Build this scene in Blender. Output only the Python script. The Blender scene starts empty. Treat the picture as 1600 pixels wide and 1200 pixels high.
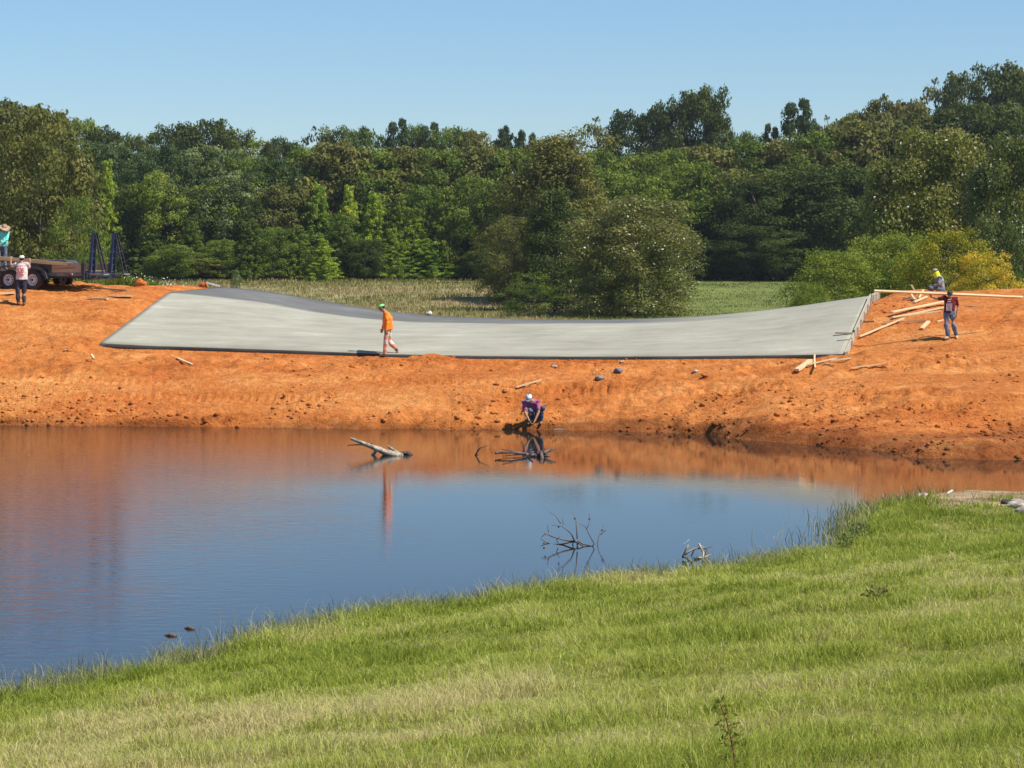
import bpy, bmesh, math, random
import numpy as np
from mathutils import Vector, Matrix

random.seed(7)
RNG = np.random.default_rng(11)
rad = math.radians
scene = bpy.context.scene
COL = scene.collection

# ------------------------------------------------------------------ camera
EYE = 5.1
HAZE = 0.00009
FPX = 4000.0          # focal length in photo pixels (1600 wide)
HOR = 400.0
cam_d = bpy.data.cameras.new('camera')
cam = bpy.data.objects.new('camera', cam_d); COL.objects.link(cam)
cam.location = (0, 0, EYE); cam.rotation_euler = (rad(90), 0, 0)
cam_d.sensor_width = 36; cam_d.lens = 90; cam_d.shift_y = -0.125
cam_d.clip_start = 0.5; cam_d.clip_end = 8000
scene.camera = cam

# ------------------------------------------------------------------ sky and sun
SUN = Vector((0.70, -0.28, 1.0)).normalized()
sun_el = math.asin(SUN.z); sun_az = math.atan2(SUN.x, SUN.y)
world = bpy.data.worlds.new('World'); scene.world = world; world.use_nodes = True
nt = world.node_tree; nt.nodes.clear()
wo = nt.nodes.new('ShaderNodeOutputWorld'); bg = nt.nodes.new('ShaderNodeBackground')
sky = nt.nodes.new('ShaderNodeTexSky'); sky.sky_type = 'NISHITA'; sky.sun_disc = False
sky.sun_elevation = sun_el; sky.sun_rotation = sun_az
sky.altitude = 0; sky.air_density = 1.05; sky.dust_density = 0.1; sky.ozone_density = 10.0
bg.inputs['Strength'].default_value = 0.09
nt.links.new(sky.outputs[0], bg.inputs['Color']); nt.links.new(bg.outputs[0], wo.inputs['Surface'])
sl = bpy.data.lights.new('sun', 'SUN'); sl.energy = 4.7; sl.angle = rad(0.5); sl.color = (1.0, 0.95, 0.87)
so = bpy.data.objects.new('sun', sl); COL.objects.link(so)
so.rotation_euler = SUN.to_track_quat('Z', 'Y').to_euler(); so.location = (40, 10, 60)
scene.view_settings.view_transform = 'Standard'; scene.view_settings.look = 'None'
scene.view_settings.exposure = 0.5; scene.view_settings.gamma = 1.0

# ------------------------------------------------------------------ helpers
def W(px, py, D):
    return Vector(((px - 800) / FPX * D, D, EYE - (py - HOR) / FPX * D))
def WZ(px, py, z=0.0):
    D = (EYE - z) * FPX / (py - HOR)
    return W(px, py, D)
def tag(o, label=None, cat=None, group=None, kind=None):
    if label: o['label'] = label
    if cat: o['category'] = cat
    if group: o['group'] = group
    if kind: o['kind'] = kind
    return o
def link(name, me, mat=None, parent=None, smooth=False):
    o = bpy.data.objects.new(name, me); COL.objects.link(o)
    if mat is not None and len(me.materials) == 0: me.materials.append(mat)
    if parent: o.parent = parent
    if smooth: me.polygons.foreach_set('use_smooth', [True] * len(me.polygons))
    return o
def empty(name, loc, label, cat, group=None, rz=0):
    o = bpy.data.objects.new(name, None); COL.objects.link(o)
    o.location = loc; o.rotation_euler = (0, 0, rz); o.empty_display_size = 0.3
    return tag(o, label, cat, group)
def np_mesh(name, verts, faces, attrs=None):
    """verts (n,3), faces (m,k) all the same size k"""
    verts = np.ascontiguousarray(verts, np.float32); faces = np.ascontiguousarray(faces, np.int32)
    me = bpy.data.meshes.new(name); m, k = faces.shape
    me.vertices.add(len(verts)); me.vertices.foreach_set('co', verts.ravel())
    me.loops.add(m * k); me.loops.foreach_set('vertex_index', faces.ravel())
    me.polygons.add(m); me.polygons.foreach_set('loop_start', np.arange(0, m * k, k, dtype=np.int32))
    me.polygons.foreach_set('loop_total', np.full(m, k, np.int32))
    if attrs:
        for an, av in attrs.items():
            a = me.attributes.new(an, 'FLOAT', 'POINT'); a.data.foreach_set('value', np.ascontiguousarray(av, np.float32))
    me.update(calc_edges=True); return me
def sstep(a, b, x):
    t = np.clip((x - a) / (b - a), 0, 1); return t * t * (3 - 2 * t)
_LAT = {}
def vnoise(x, y, seed):
    if seed not in _LAT: _LAT[seed] = np.random.default_rng(seed).random((256, 256))
    L = _LAT[seed]; xi = np.floor(x).astype(int); yi = np.floor(y).astype(int)
    fx = x - xi; fy = y - yi; fx = fx * fx * (3 - 2 * fx); fy = fy * fy * (3 - 2 * fy)
    a = L[xi & 255, yi & 255]; b = L[(xi + 1) & 255, yi & 255]; c = L[xi & 255, (yi + 1) & 255]; d = L[(xi + 1) & 255, (yi + 1) & 255]
    return (a * (1 - fx) + b * fx) * (1 - fy) + (c * (1 - fx) + d * fx) * fy - 0.5
def fbm(x, y, s, octv=3, seed=1, gain=0.5):
    r = 0; a = 1.0
    for i in range(octv):
        r = r + a * vnoise(x / s + 17.3 * i, y / s + 9.1 * i, seed + i); a *= gain; s = s / 2.03
    return r

# ------------------------------------------------------------------ materials
def nodes_of(m):
    m.use_nodes = True; return m.node_tree, m.node_tree.nodes['Principled BSDF']
def N(nt, t, **kw):
    n = nt.nodes.new(t)
    for k, v in kw.items():
        if k in n.inputs: n.inputs[k].default_value = v
        else: setattr(n, k, v)
    return n
def ramp(nt, fac, stops):
    r = nt.nodes.new('ShaderNodeValToRGB'); nt.links.new(fac, r.inputs[0])
    e = r.color_ramp.elements
    while len(e) < len(stops): e.new(0.5)
    for i, (p, c) in enumerate(stops):
        e[i].position = p; e[i].color = (*c, 1)
    return r.outputs[0]
def simple_mat(name, col, rough=0.6, metal=0.0, var=0.15, scale=6.0, bump=0.0, bscale=40.0, stretch=(1, 1, 1), spec=0.3):
    m = bpy.data.materials.new(name); t, b = nodes_of(m)
    tc = N(t, 'ShaderNodeTexCoord'); mp = N(t, 'ShaderNodeMapping'); mp.inputs['Scale'].default_value = stretch
    t.links.new(tc.outputs['Object'], mp.inputs[0])
    no = N(t, 'ShaderNodeTexNoise', Scale=scale, Detail=4.0); t.links.new(mp.outputs[0], no.inputs['Vector'])
    lo = tuple(c * (1 - var) for c in col); hi = tuple(min(1, c * (1 + var)) for c in col)
    c = ramp(t, no.outputs[0], [(0.35, lo), (0.65, hi)])
    t.links.new(c, b.inputs['Base Color']); b.inputs['Roughness'].default_value = rough; b.inputs['Metallic'].default_value = metal
    b.inputs['Specular IOR Level'].default_value = spec
    if bump:
        n2 = N(t, 'ShaderNodeTexNoise', Scale=bscale, Detail=3.0); t.links.new(mp.outputs[0], n2.inputs['Vector'])
        bp = N(t, 'ShaderNodeBump', Strength=bump, Distance=0.02); t.links.new(n2.outputs[0], bp.inputs['Height'])
        t.links.new(bp.outputs[0], b.inputs['Normal'])
    return m
def leaf_mat(name, dark, light, alt=None, trans=0.35, rough=0.6, spec=0.12):
    m = bpy.data.materials.new(name); t, b = nodes_of(m)
    at = N(t, 'ShaderNodeAttribute', attribute_name='tint')
    oi = N(t, 'ShaderNodeObjectInfo')
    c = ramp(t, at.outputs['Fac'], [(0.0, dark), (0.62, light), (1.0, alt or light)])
    hs = N(t, 'ShaderNodeHueSaturation'); t.links.new(c, hs.inputs['Color'])
    mr = N(t, 'ShaderNodeMapRange'); mr.inputs['To Min'].default_value = 0.482; mr.inputs['To Max'].default_value = 0.518
    t.links.new(oi.outputs['Random'], mr.inputs['Value']); t.links.new(mr.outputs[0], hs.inputs['Hue'])
    mr2 = N(t, 'ShaderNodeMapRange'); mr2.inputs['To Min'].default_value = 1.3; mr2.inputs['To Max'].default_value = 0.72
    t.links.new(oi.outputs['Random'], mr2.inputs['Value']); t.links.new(mr2.outputs[0], hs.inputs['Value'])
    t.links.new(hs.outputs[0], b.inputs['Base Color']); b.inputs['Roughness'].default_value = rough
    b.inputs['Specular IOR Level'].default_value = spec
    tr = N(t, 'ShaderNodeBsdfTranslucent'); t.links.new(hs.outputs[0], tr.inputs['Color'])
    mx = N(t, 'ShaderNodeMixShader'); mx.inputs[0].default_value = trans
    out = t.nodes['Material Output']
    t.links.new(b.outputs[0], mx.inputs[1]); t.links.new(tr.outputs[0], mx.inputs[2]); t.links.new(mx.outputs[0], out.inputs['Surface'])
    return m

def clay_material():
    m = bpy.data.materials.new('orange_clay'); t, b = nodes_of(m); L = t.links.new
    geo = N(t, 'ShaderNodeNewGeometry'); sep = N(t, 'ShaderNodeSeparateXYZ'); L(geo.outputs['Position'], sep.inputs[0])
    mp = N(t, 'ShaderNodeMapping'); mp.inputs['Scale'].default_value = (0.28, 1.0, 1.0); L(geo.outputs['Position'], mp.inputs[0])
    n1 = N(t, 'ShaderNodeTexNoise', Scale=0.7, Detail=7.0, Roughness=0.65); L(mp.outputs[0], n1.inputs['Vector'])
    n2 = N(t, 'ShaderNodeTexNoise', Scale=4.5, Detail=5.0, Roughness=0.7); L(geo.outputs['Position'], n2.inputs['Vector'])
    mixf = N(t, 'ShaderNodeMath', operation='ADD'); L(n1.outputs[0], mixf.inputs[0]); L(n2.outputs[0], mixf.inputs[1])
    hf = N(t, 'ShaderNodeMath', operation='MULTIPLY'); L(mixf.outputs[0], hf.inputs[0]); hf.inputs[1].default_value = 0.5
    c = ramp(t, hf.outputs[0], [(0.36, (0.34, 0.095, 0.020)), (0.455, (0.53, 0.170, 0.036)), (0.53, (0.62, 0.222, 0.055)), (0.62, (0.73, 0.33, 0.10))])
    n3 = N(t, 'ShaderNodeTexNoise', Scale=0.13, Detail=4.0); L(geo.outputs['Position'], n3.inputs['Vector'])
    m3 = N(t, 'ShaderNodeMapRange'); L(n3.outputs[0], m3.inputs['Value']); m3.inputs['From Min'].default_value = .48; m3.inputs['From Max'].default_value = .62
    rd = N(t, 'ShaderNodeMix', data_type='RGBA', blend_type='MULTIPLY'); L(m3.outputs[0], rd.inputs[0]); L(c, rd.inputs[6]); rd.inputs[7].default_value = (0.92, 0.80, 0.74, 1); c = rd.outputs[2]
    # damp mud near the waterline
    wn = N(t, 'ShaderNodeTexNoise', Scale=0.9, Detail=5.0); L(mp.outputs[0], wn.inputs['Vector'])
    a = N(t, 'ShaderNodeMath', operation='MULTIPLY_ADD'); L(wn.outputs[0], a.inputs[0]); a.inputs[1].default_value = -0.9
    L(sep.outputs['Z'], a.inputs[2])
    xr = N(t, 'ShaderNodeMapRange'); L(sep.outputs['X'], xr.inputs['Value']); xr.inputs['From Min'].default_value = 1; xr.inputs['From Max'].default_value = 7
    xr.inputs['To Min'].default_value = 0.0; xr.inputs['To Max'].default_value = -0.28
    a2 = N(t, 'ShaderNodeMath', operation='ADD'); L(a.outputs[0], a2.inputs[0]); L(xr.outputs[0], a2.inputs[1])
    wet = N(t, 'ShaderNodeMapRange'); L(a2.outputs[0], wet.inputs['Value'])
    wet.inputs['From Min'].default_value = -0.42; wet.inputs['From Max'].default_value = -0.22; wet.inputs['To Min'].default_value = 1; wet.inputs['To Max'].default_value = 0
    mx = N(t, 'ShaderNodeMix', data_type='RGBA'); L(wet.outputs[0], mx.inputs[0]); L(c, mx.inputs[6]); 
    dk = N(t, 'ShaderNodeMix', data_type='RGBA', blend_type='MULTIPLY'); dk.inputs[0].default_value = 1; L(c, dk.inputs[6]); dk.inputs[7].default_value = (0.55, 0.52, 0.52, 1)
    L(dk.outputs[2], mx.inputs[7])
    L(mx.outputs[2], b.inputs['Base Color']); b.inputs['Roughness'].default_value = 0.9; b.inputs['Specular IOR Level'].default_value = 0.15
    nb = N(t, 'ShaderNodeTexNoise', Scale=9.0, Detail=6.0, Roughness=0.7); L(geo.outputs['Position'], nb.inputs['Vector'])
    bp = N(t, 'ShaderNodeBump', Strength=1.0, Distance=0.13); L(nb.outputs[0], bp.inputs['Height']); L(bp.outputs[0], b.inputs['Normal'])
    return m

def water_material():
    m = bpy.data.materials.new('pond_water'); t, b = nodes_of(m); L = t.links.new
    b.inputs['Base Color'].default_value = (0.022, 0.017, 0.014, 1); b.inputs['Roughness'].default_value = 0.015
    b.inputs['IOR'].default_value = 1.33; b.inputs['Specular IOR Level'].default_value = 0.33
    geo = N(t, 'ShaderNodeNewGeometry'); sep = N(t, 'ShaderNodeSeparateXYZ'); L(geo.outputs['Position'], sep.inputs[0])
    # wind zone: rippled on the left, calm on the right
    big = N(t, 'ShaderNodeTexNoise', Scale=0.12, Detail=2.0); L(geo.outputs['Position'], big.inputs['Vector'])
    ad = N(t, 'ShaderNodeMath', operation='MULTIPLY_ADD'); L(big.outputs[0], ad.inputs[0]); ad.inputs[1].default_value = 8.0; L(sep.outputs['X'], ad.inputs[2])
    z = N(t, 'ShaderNodeMapRange'); L(ad.outputs[0], z.inputs['Value']); z.inputs['From Min'].default_value = -7; z.inputs['From Max'].default_value = 4
    z.inputs['To Min'].default_value = 1.0; z.inputs['To Max'].default_value = 0.10; z.interpolation_type = 'SMOOTHSTEP'
    mp = N(t, 'ShaderNodeMapping'); mp.inputs['Scale'].default_value = (0.7, 1.6, 1); mp.inputs['Rotation'].default_value = (0, 0, 0.25); L(geo.outputs['Position'], mp.inputs[0])
    n = N(t, 'ShaderNodeTexNoise', Scale=3.2, Detail=4.0, Roughness=0.6, Distortion=0.6); L(mp.outputs[0], n.inputs['Vector'])
    w = N(t, 'ShaderNodeTexNoise', Scale=14.0, Detail=2.0); L(mp.outputs[0], w.inputs['Vector'])
    s = N(t, 'ShaderNodeMath', operation='MULTIPLY_ADD'); L(w.outputs[0], s.inputs[0]); s.inputs[1].default_value = 0.18; L(n.outputs[0], s.inputs[2])
    hm = N(t, 'ShaderNodeMath', operation='MULTIPLY'); L(s.outputs[0], hm.inputs[0]); L(z.outputs[0], hm.inputs[1])
    bp = N(t, 'ShaderNodeBump', Strength=1.0, Distance=0.010); L(hm.outputs[0], bp.inputs['Height']); L(bp.outputs[0], b.inputs['Normal'])
    return m

def bank_material():
    m = bpy.data.materials.new('bank_soil'); t, b = nodes_of(m); L = t.links.new
    geo = N(t, 'ShaderNodeNewGeometry')
    at = N(t, 'ShaderNodeAttribute', attribute_name='bare')
    n1 = N(t, 'ShaderNodeTexNoise', Scale=1.3, Detail=6.0, Roughness=0.7); L(geo.outputs['Position'], n1.inputs['Vector'])
    g = ramp(t, n1.outputs[0], [(0.35, (0.14, 0.14, 0.03)), (0.6, (0.24, 0.215, 0.075))])
    s = ramp(t, n1.outputs[0], [(0.35, (0.17, 0.11, 0.06)), (0.62, (0.40, 0.29, 0.17))])
    mx = N(t, 'ShaderNodeMix', data_type='RGBA'); L(at.outputs['Fac'], mx.inputs[0]); L(g, mx.inputs[6]); L(s, mx.inputs[7])
    L(mx.outputs[2], b.inputs['Base Color']); b.inputs['Roughness'].default_value = 0.95; b.inputs['Specular IOR Level'].default_value = 0.1
    n2 = N(t, 'ShaderNodeTexNoise', Scale=18.0, Detail=5.0); L(geo.outputs['Position'], n2.inputs['Vector'])
    bp = N(t, 'ShaderNodeBump', Strength=0.8, Distance=0.05); L(n2.outputs[0], bp.inputs['Height']); L(bp.outputs[0], b.inputs['Normal'])
    return m

def field_material():
    m = bpy.data.materials.new('meadow'); t, b = nodes_of(m); L = t.links.new
    geo = N(t, 'ShaderNodeNewGeometry'); sep = N(t, 'ShaderNodeSeparateXYZ'); L(geo.outputs['Position'], sep.inputs[0])
    n1 = N(t, 'ShaderNodeTexNoise', Scale=0.16, Detail=7.0, Roughness=0.7); L(geo.outputs['Position'], n1.inputs['Vector'])
    g = ramp(t, n1.outputs[0], [(0.35, (0.10, 0.13, 0.03)), (0.65, (0.18, 0.205, 0.055))])
    s = ramp(t, n1.outputs[0], [(0.35, (0.16, 0.15, 0.05)), (0.65, (0.32, 0.26, 0.13))])
    mr = N(t, 'ShaderNodeMapRange'); L(sep.outputs['X'], mr.inputs['Value']); mr.inputs['From Min'].default_value = 0; mr.inputs['From Max'].default_value = 14
    mx = N(t, 'ShaderNodeMix', data_type='RGBA'); L(mr.outputs[0], mx.inputs[0]); L(s, mx.inputs[6]); L(g, mx.inputs[7])
    L(mx.outputs[2], b.inputs['Base Color']); b.inputs['Roughness'].default_value = 0.95; b.inputs['Specular IOR Level'].default_value = 0.1
    return m

def concrete_material():
    m = bpy.data.materials.new('fresh_concrete'); t, b = nodes_of(m); L = t.links.new
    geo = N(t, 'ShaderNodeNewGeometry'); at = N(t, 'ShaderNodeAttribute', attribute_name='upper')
    mp = N(t, 'ShaderNodeMapping'); mp.inputs['Scale'].default_value = (0.30, 1.0, 1.4); mp.inputs['Rotation'].default_value = (0, 0, 0.2); L(geo.outputs['Position'], mp.inputs[0])
    n1 = N(t, 'ShaderNodeTexNoise', Scale=1.9, Detail=9.0, Roughness=0.74); L(mp.outputs[0], n1.inputs['Vector'])
    n0 = N(t, 'ShaderNodeTexNoise', Scale=0.35, Detail=3.0); L(geo.outputs['Position'], n0.inputs['Vector'])
    s = N(t, 'ShaderNodeMath', operation='MULTIPLY_ADD'); L(n0.outputs[0], s.inputs[0]); s.inputs[1].default_value = 0.35
    s2 = N(t, 'ShaderNodeMath', operation='MULTIPLY'); L(n1.outputs[0], s2.inputs[0]); s2.inputs[1].default_value = 0.65; L(s2.outputs[0], s.inputs[2])
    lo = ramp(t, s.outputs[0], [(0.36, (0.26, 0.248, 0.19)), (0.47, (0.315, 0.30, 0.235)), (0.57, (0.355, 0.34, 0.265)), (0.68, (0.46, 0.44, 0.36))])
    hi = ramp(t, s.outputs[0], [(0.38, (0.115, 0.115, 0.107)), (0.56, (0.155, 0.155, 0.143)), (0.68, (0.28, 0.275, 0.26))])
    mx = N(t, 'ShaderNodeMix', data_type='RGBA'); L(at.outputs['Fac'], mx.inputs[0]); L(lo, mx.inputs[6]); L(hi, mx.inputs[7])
    L(mx.outputs[2], b.inputs['Base Color']); b.inputs['Roughness'].default_value = 0.9; b.inputs['Specular IOR Level'].default_value = 0.12
    n2 = N(t, 'ShaderNodeTexNoise', Scale=7.0, Detail=4.0); L(mp.outputs[0], n2.inputs['Vector'])
    bp = N(t, 'ShaderNodeBump', Strength=0.5, Distance=0.03); L(n2.outputs[0], bp.inputs['Height']); L(bp.outputs[0], b.inputs['Normal'])
    return m

def wood_mat(name, c1, c2):
    m = bpy.data.materials.new(name); t, b = nodes_of(m); L = t.links.new
    tc = N(t, 'ShaderNodeTexCoord'); oi = N(t, 'ShaderNodeObjectInfo')
    mp = N(t, 'ShaderNodeMapping'); mp.inputs['Scale'].default_value = (0.6, 14, 14); L(tc.outputs['Object'], mp.inputs[0]); L(oi.outputs['Location'], mp.inputs['Location'])
    n = N(t, 'ShaderNodeTexNoise', Scale=2.0, Detail=5.0); L(mp.outputs[0], n.inputs['Vector'])
    c = ramp(t, n.outputs[0], [(0.3, c1), (0.7, c2)])
    L(c, b.inputs['Base Color']); b.inputs['Roughness'].default_value = 0.8; b.inputs['Specular IOR Level'].default_value = 0.2
    bp = N(t, 'ShaderNodeBump', Strength=0.3, Distance=0.01); L(n.outputs[0], bp.inputs['Height']); L(bp.outputs[0], b.inputs['Normal'])
    return m

M_CLAY = clay_material(); M_WATER = water_material(); M_BANK = bank_material(); M_FIELD = field_material(); M_CONC = concrete_material()
M_LUMBER = wood_mat('pale_lumber', (0.58, 0.40, 0.20), (0.80, 0.63, 0.38))
M_OLDWOOD = wood_mat('old_plank', (0.24, 0.15, 0.08), (0.46, 0.32, 0.19))
M_FORM = wood_mat('form_board', (0.34, 0.30, 0.22), (0.50, 0.45, 0.35))
M_BARK = simple_mat('bark', (0.10, 0.08, 0.06), 0.9, var=0.35, scale=5, bump=0.6, bscale=14, stretch=(1, 1, 0.25))
M_DRIFT = simple_mat('driftwood', (0.36, 0.30, 0.22), 0.85, var=0.6, scale=9, bump=0.6, bscale=18, stretch=(1, 1, 1))
M_DEADTWIG = simple_mat('dead_twig', (0.13, 0.09, 0.07), 0.85, var=0.4, scale=9)

# ------------------------------------------------------------------ terrain data
FRONT = [(157,535,84),(230,539,83.8),(300,541,83.6),(450,546,83.2),(600,552,82.7),(750,555,82.2),(900,556,81.8),(1050,555.5,81.3),(1200,554,80.9),(1318,552,80.5)]
CREST = [(262,457,91),(330,463,90.8),(400,471,90.6),(480,486,90.2),(560,497,89.7),(640,503,89.2),(800,505.5,88.6),(1000,504.5,88),(1100,501,87.7),(1200,490,87.4),(1300,474,87.1),(1358,465,87)]
BACK = [(345,448,95),(400,452.5,95),(450,460.5,94.8),(500,469,94.6),(560,479.5,94.4),(620,488,94),(700,494.5,93.6),(800,498.5,93),(900,500,92.5),(1000,498.5,92),(1100,494,91.6),(1180,486.5,91.3),(1250,478,91),(1310,469,90.7),(1368,461,90.5)]
def resample(pl, n):
    P = np.array([W(*p)[:] for p in pl]); px = np.array([p[0] for p in pl], float)
    t = (px - px[0]) / (px[-1] - px[0]); u = np.linspace(0, 1, n)
    out = np.stack([np.interp(u, t, P[:, i]) for i in range(3)], 1)
    for _ in range(6):
        q = out.copy(); q[1:-1] = (out[:-2] + 2 * out[1:-1] + out[2:]) / 4; out = q
    return out
NU = 130
sF, sC, sB = resample(FRONT, NU), resample(CREST, NU), resample(BACK, NU)

CP = []   # control points of the embankment surface
def cp(px, py, D, dz=0.0):
    w = W(px, py, D); CP.append((w.x, w.y, w.z + dz))
def cw(px, D, z): CP.append(((px - 800) / FPX * D, D, z))
for px, py in [(-900,658),(-500,660),(-200,662),(0,664),(200,666),(400,668),(600,670),(800,672),(1000,674),(1100,679),(1200,690),(1300,699),(1400,708),(1455,716)]:
    D = EYE * FPX / (py - HOR); cw(px, D, 0.0); cw(px, D - 5, -0.9)
for px, py in [(1500,703),(1600,695),(1800,690),(2100,686)]:
    D = EYE * FPX / (py - HOR); cw(px, D, 0.0)
for px, D, z in [(1520,63.5,-.16),(1600,63.0,-.2),(1600,59,-.7),(1800,63,-.3),(1500,58,-.8),(2100,62,-.4),(2100,57,-1)]: cw(px, D, z)
for px, d in [(-900,0),(-500,0),(-200,0),(0,0),(200,-.3),(400,-.6),(600,-1.0)]:
    cp(px, 640, 78.0 + d); cp(px, 600, 79.7 + d)
for px in (-900, -500, -200): cp(px, 560, 82); cp(px, 520, 85); cp(px, 478, 88); cp(px, 455, 91); cw(px, 100, 3.7)
for c in [(800,640,76.4),(800,600,78.2),(1000,640,76),(1000,600,77.6),(1200,650,72.6),(1200,610,76),(1300,660,71.3),(1300,600,76.3),
          (0,560,82),(0,520,85.3),(0,478,88),(0,455,91),(0,447,95),(100,560,82),(100,520,85.2),(100,480,88.3),(100,453,92),(200,455,92),(220,446,96),
          (1335,553,80.0),(1352,522,83.2),(1382,482,86.4),(1400,466,89.5),(1480,533,81),(1480,492,84.6),(1480,466,89),(1480,459.5,92.5),(1400,460,92),(1480,461,96),(1400,462,96),(1600,461,96),(1800,461,96),(1480,463,99),(1600,463,99),(1400,466,99),
          (1600,690,68),(1600,640,71.5),(1600,600,75),(1600,560,78),(1600,510,82.6),(1600,470,88),(1600,459,92.5),
          (1400,600,75.3),(1400,650,71),(1400,685,68.3),(1500,600,75.2),(1500,650,71),(1500,690,67.3)]: cp(*c)
for px, D, z in [(1850,70,.7),(1850,76,1.7),(1850,83,3),(1850,92,3.8),(2200,70,.8),(2200,76,1.8),(2200,83,3.1),(2200,92,3.9),
                 (-900,100,3.8),(0,100,3.75),(150,100,3.7),(300,100,3.0),(420,100,1.9),(560,100,1.0),(800,100,.4),(1100,100,.8),(1250,100,1.5),(1368,100,2.4),(2200,100,3.4)]: cw(px, D, z)
for i in range(0, NU, 8):
    f, c, b = sF[i], sC[i], sB[i]
    CP.append((f[0], f[1] - 0.25, f[2] - 0.23)); 
    for s in (0.25, 0.6): q = f * (1 - s) + c * s; CP.append((q[0], q[1], q[2] - 0.25))
    CP.append((c[0], c[1], c[2] - 0.25)); CP.append((b[0], b[1], b[2] - 0.25)); CP.append((b[0], b[1] + 2.5, b[2] - 0.9))
for s in (0.0, .33, .66, 1.0):
    q = sF[0] * (1 - s) + sC[0] * s; CP.append((q[0] - 0.35, q[1], q[2] - 0.03))
    q = sC[0] * (1 - s) + sB[0] * s; CP.append((q[0] - 0.35, q[1] + .2, q[2] - 0.02))
    q = sF[-1] * (1 - s) + sC[-1] * s; CP.append((q[0] + 0.4, q[1], q[2] - 0.24))
    q = sC[-1] * (1 - s) + sB[-1] * s; CP.append((q[0] + 0.4, q[1], q[2] - 0.15))
CP = np.array(CP)
def _U(r2): return 0.5 * r2 * np.log(np.maximum(r2, 1e-9))
def tps_fit(P, lam=0.02):
    n = len(P); X = P[:, :2] / 10; d2 = ((X[:, None] - X[None]) ** 2).sum(-1); K = _U(d2) + lam * 0.05 * np.eye(n)
    Q = np.hstack([np.ones((n, 1)), X]); A = np.zeros((n + 3, n + 3)); A[:n, :n] = K; A[:n, n:] = Q; A[n:, :n] = Q.T
    return X, np.linalg.solve(A, np.concatenate([P[:, 2], [0, 0, 0]]))
TX, TC = tps_fit(CP)
def tps(x, y):
    x = np.atleast_1d(np.asarray(x, float)); y = np.atleast_1d(np.asarray(y, float)); out = np.empty(x.size)
    q = np.stack([x.ravel(), y.ravel()], 1) / 10
    for s in range(0, len(q), 20000):
        k = q[s:s + 20000]; d2 = ((k[:, None] - TX[None]) ** 2).sum(-1)
        out[s:s + 20000] = _U(d2) @ TC[:-3] + TC[-3] + k @ TC[-2:]
    return out.reshape(x.shape)
SLAB_POLY = np.vstack([sF[:, :2], sC[-1:, :2], sB[::-1, :2], sC[:1, :2]])
def in_poly(x, y, poly):
    ins = np.zeros(x.shape, bool); n = len(poly); j = n - 1
    for i in range(n):
        xi, yi = poly[i]; xj, yj = poly[j]
        c = ((yi > y) != (yj > y)) & (x < (xj - xi) * (y - yi) / (yj - yi + 1e-12) + xi)
        ins ^= c; j = i
    return ins
def dist_poly(x, y, pts):
    d = np.full(x.shape, 1e9)
    for i in range(len(pts) - 1):
        a = np.array(pts[i]); b = np.array(pts[i + 1]); ab = b - a
        t = np.clip(((x - a[0]) * ab[0] + (y - a[1]) * ab[1]) / (ab @ ab), 0, 1)
        d = np.minimum(d, np.hypot(x - a[0] - t * ab[0], y - a[1] - t * ab[1]))
    return d
def field_h(x, y):
    base = -0.2 + 2.5 * sstep(205, 292, y) + 0.012 * np.maximum(y - 300, 0)
    return base + 0.25 * fbm(x, y, 14, 3, 41)
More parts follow.
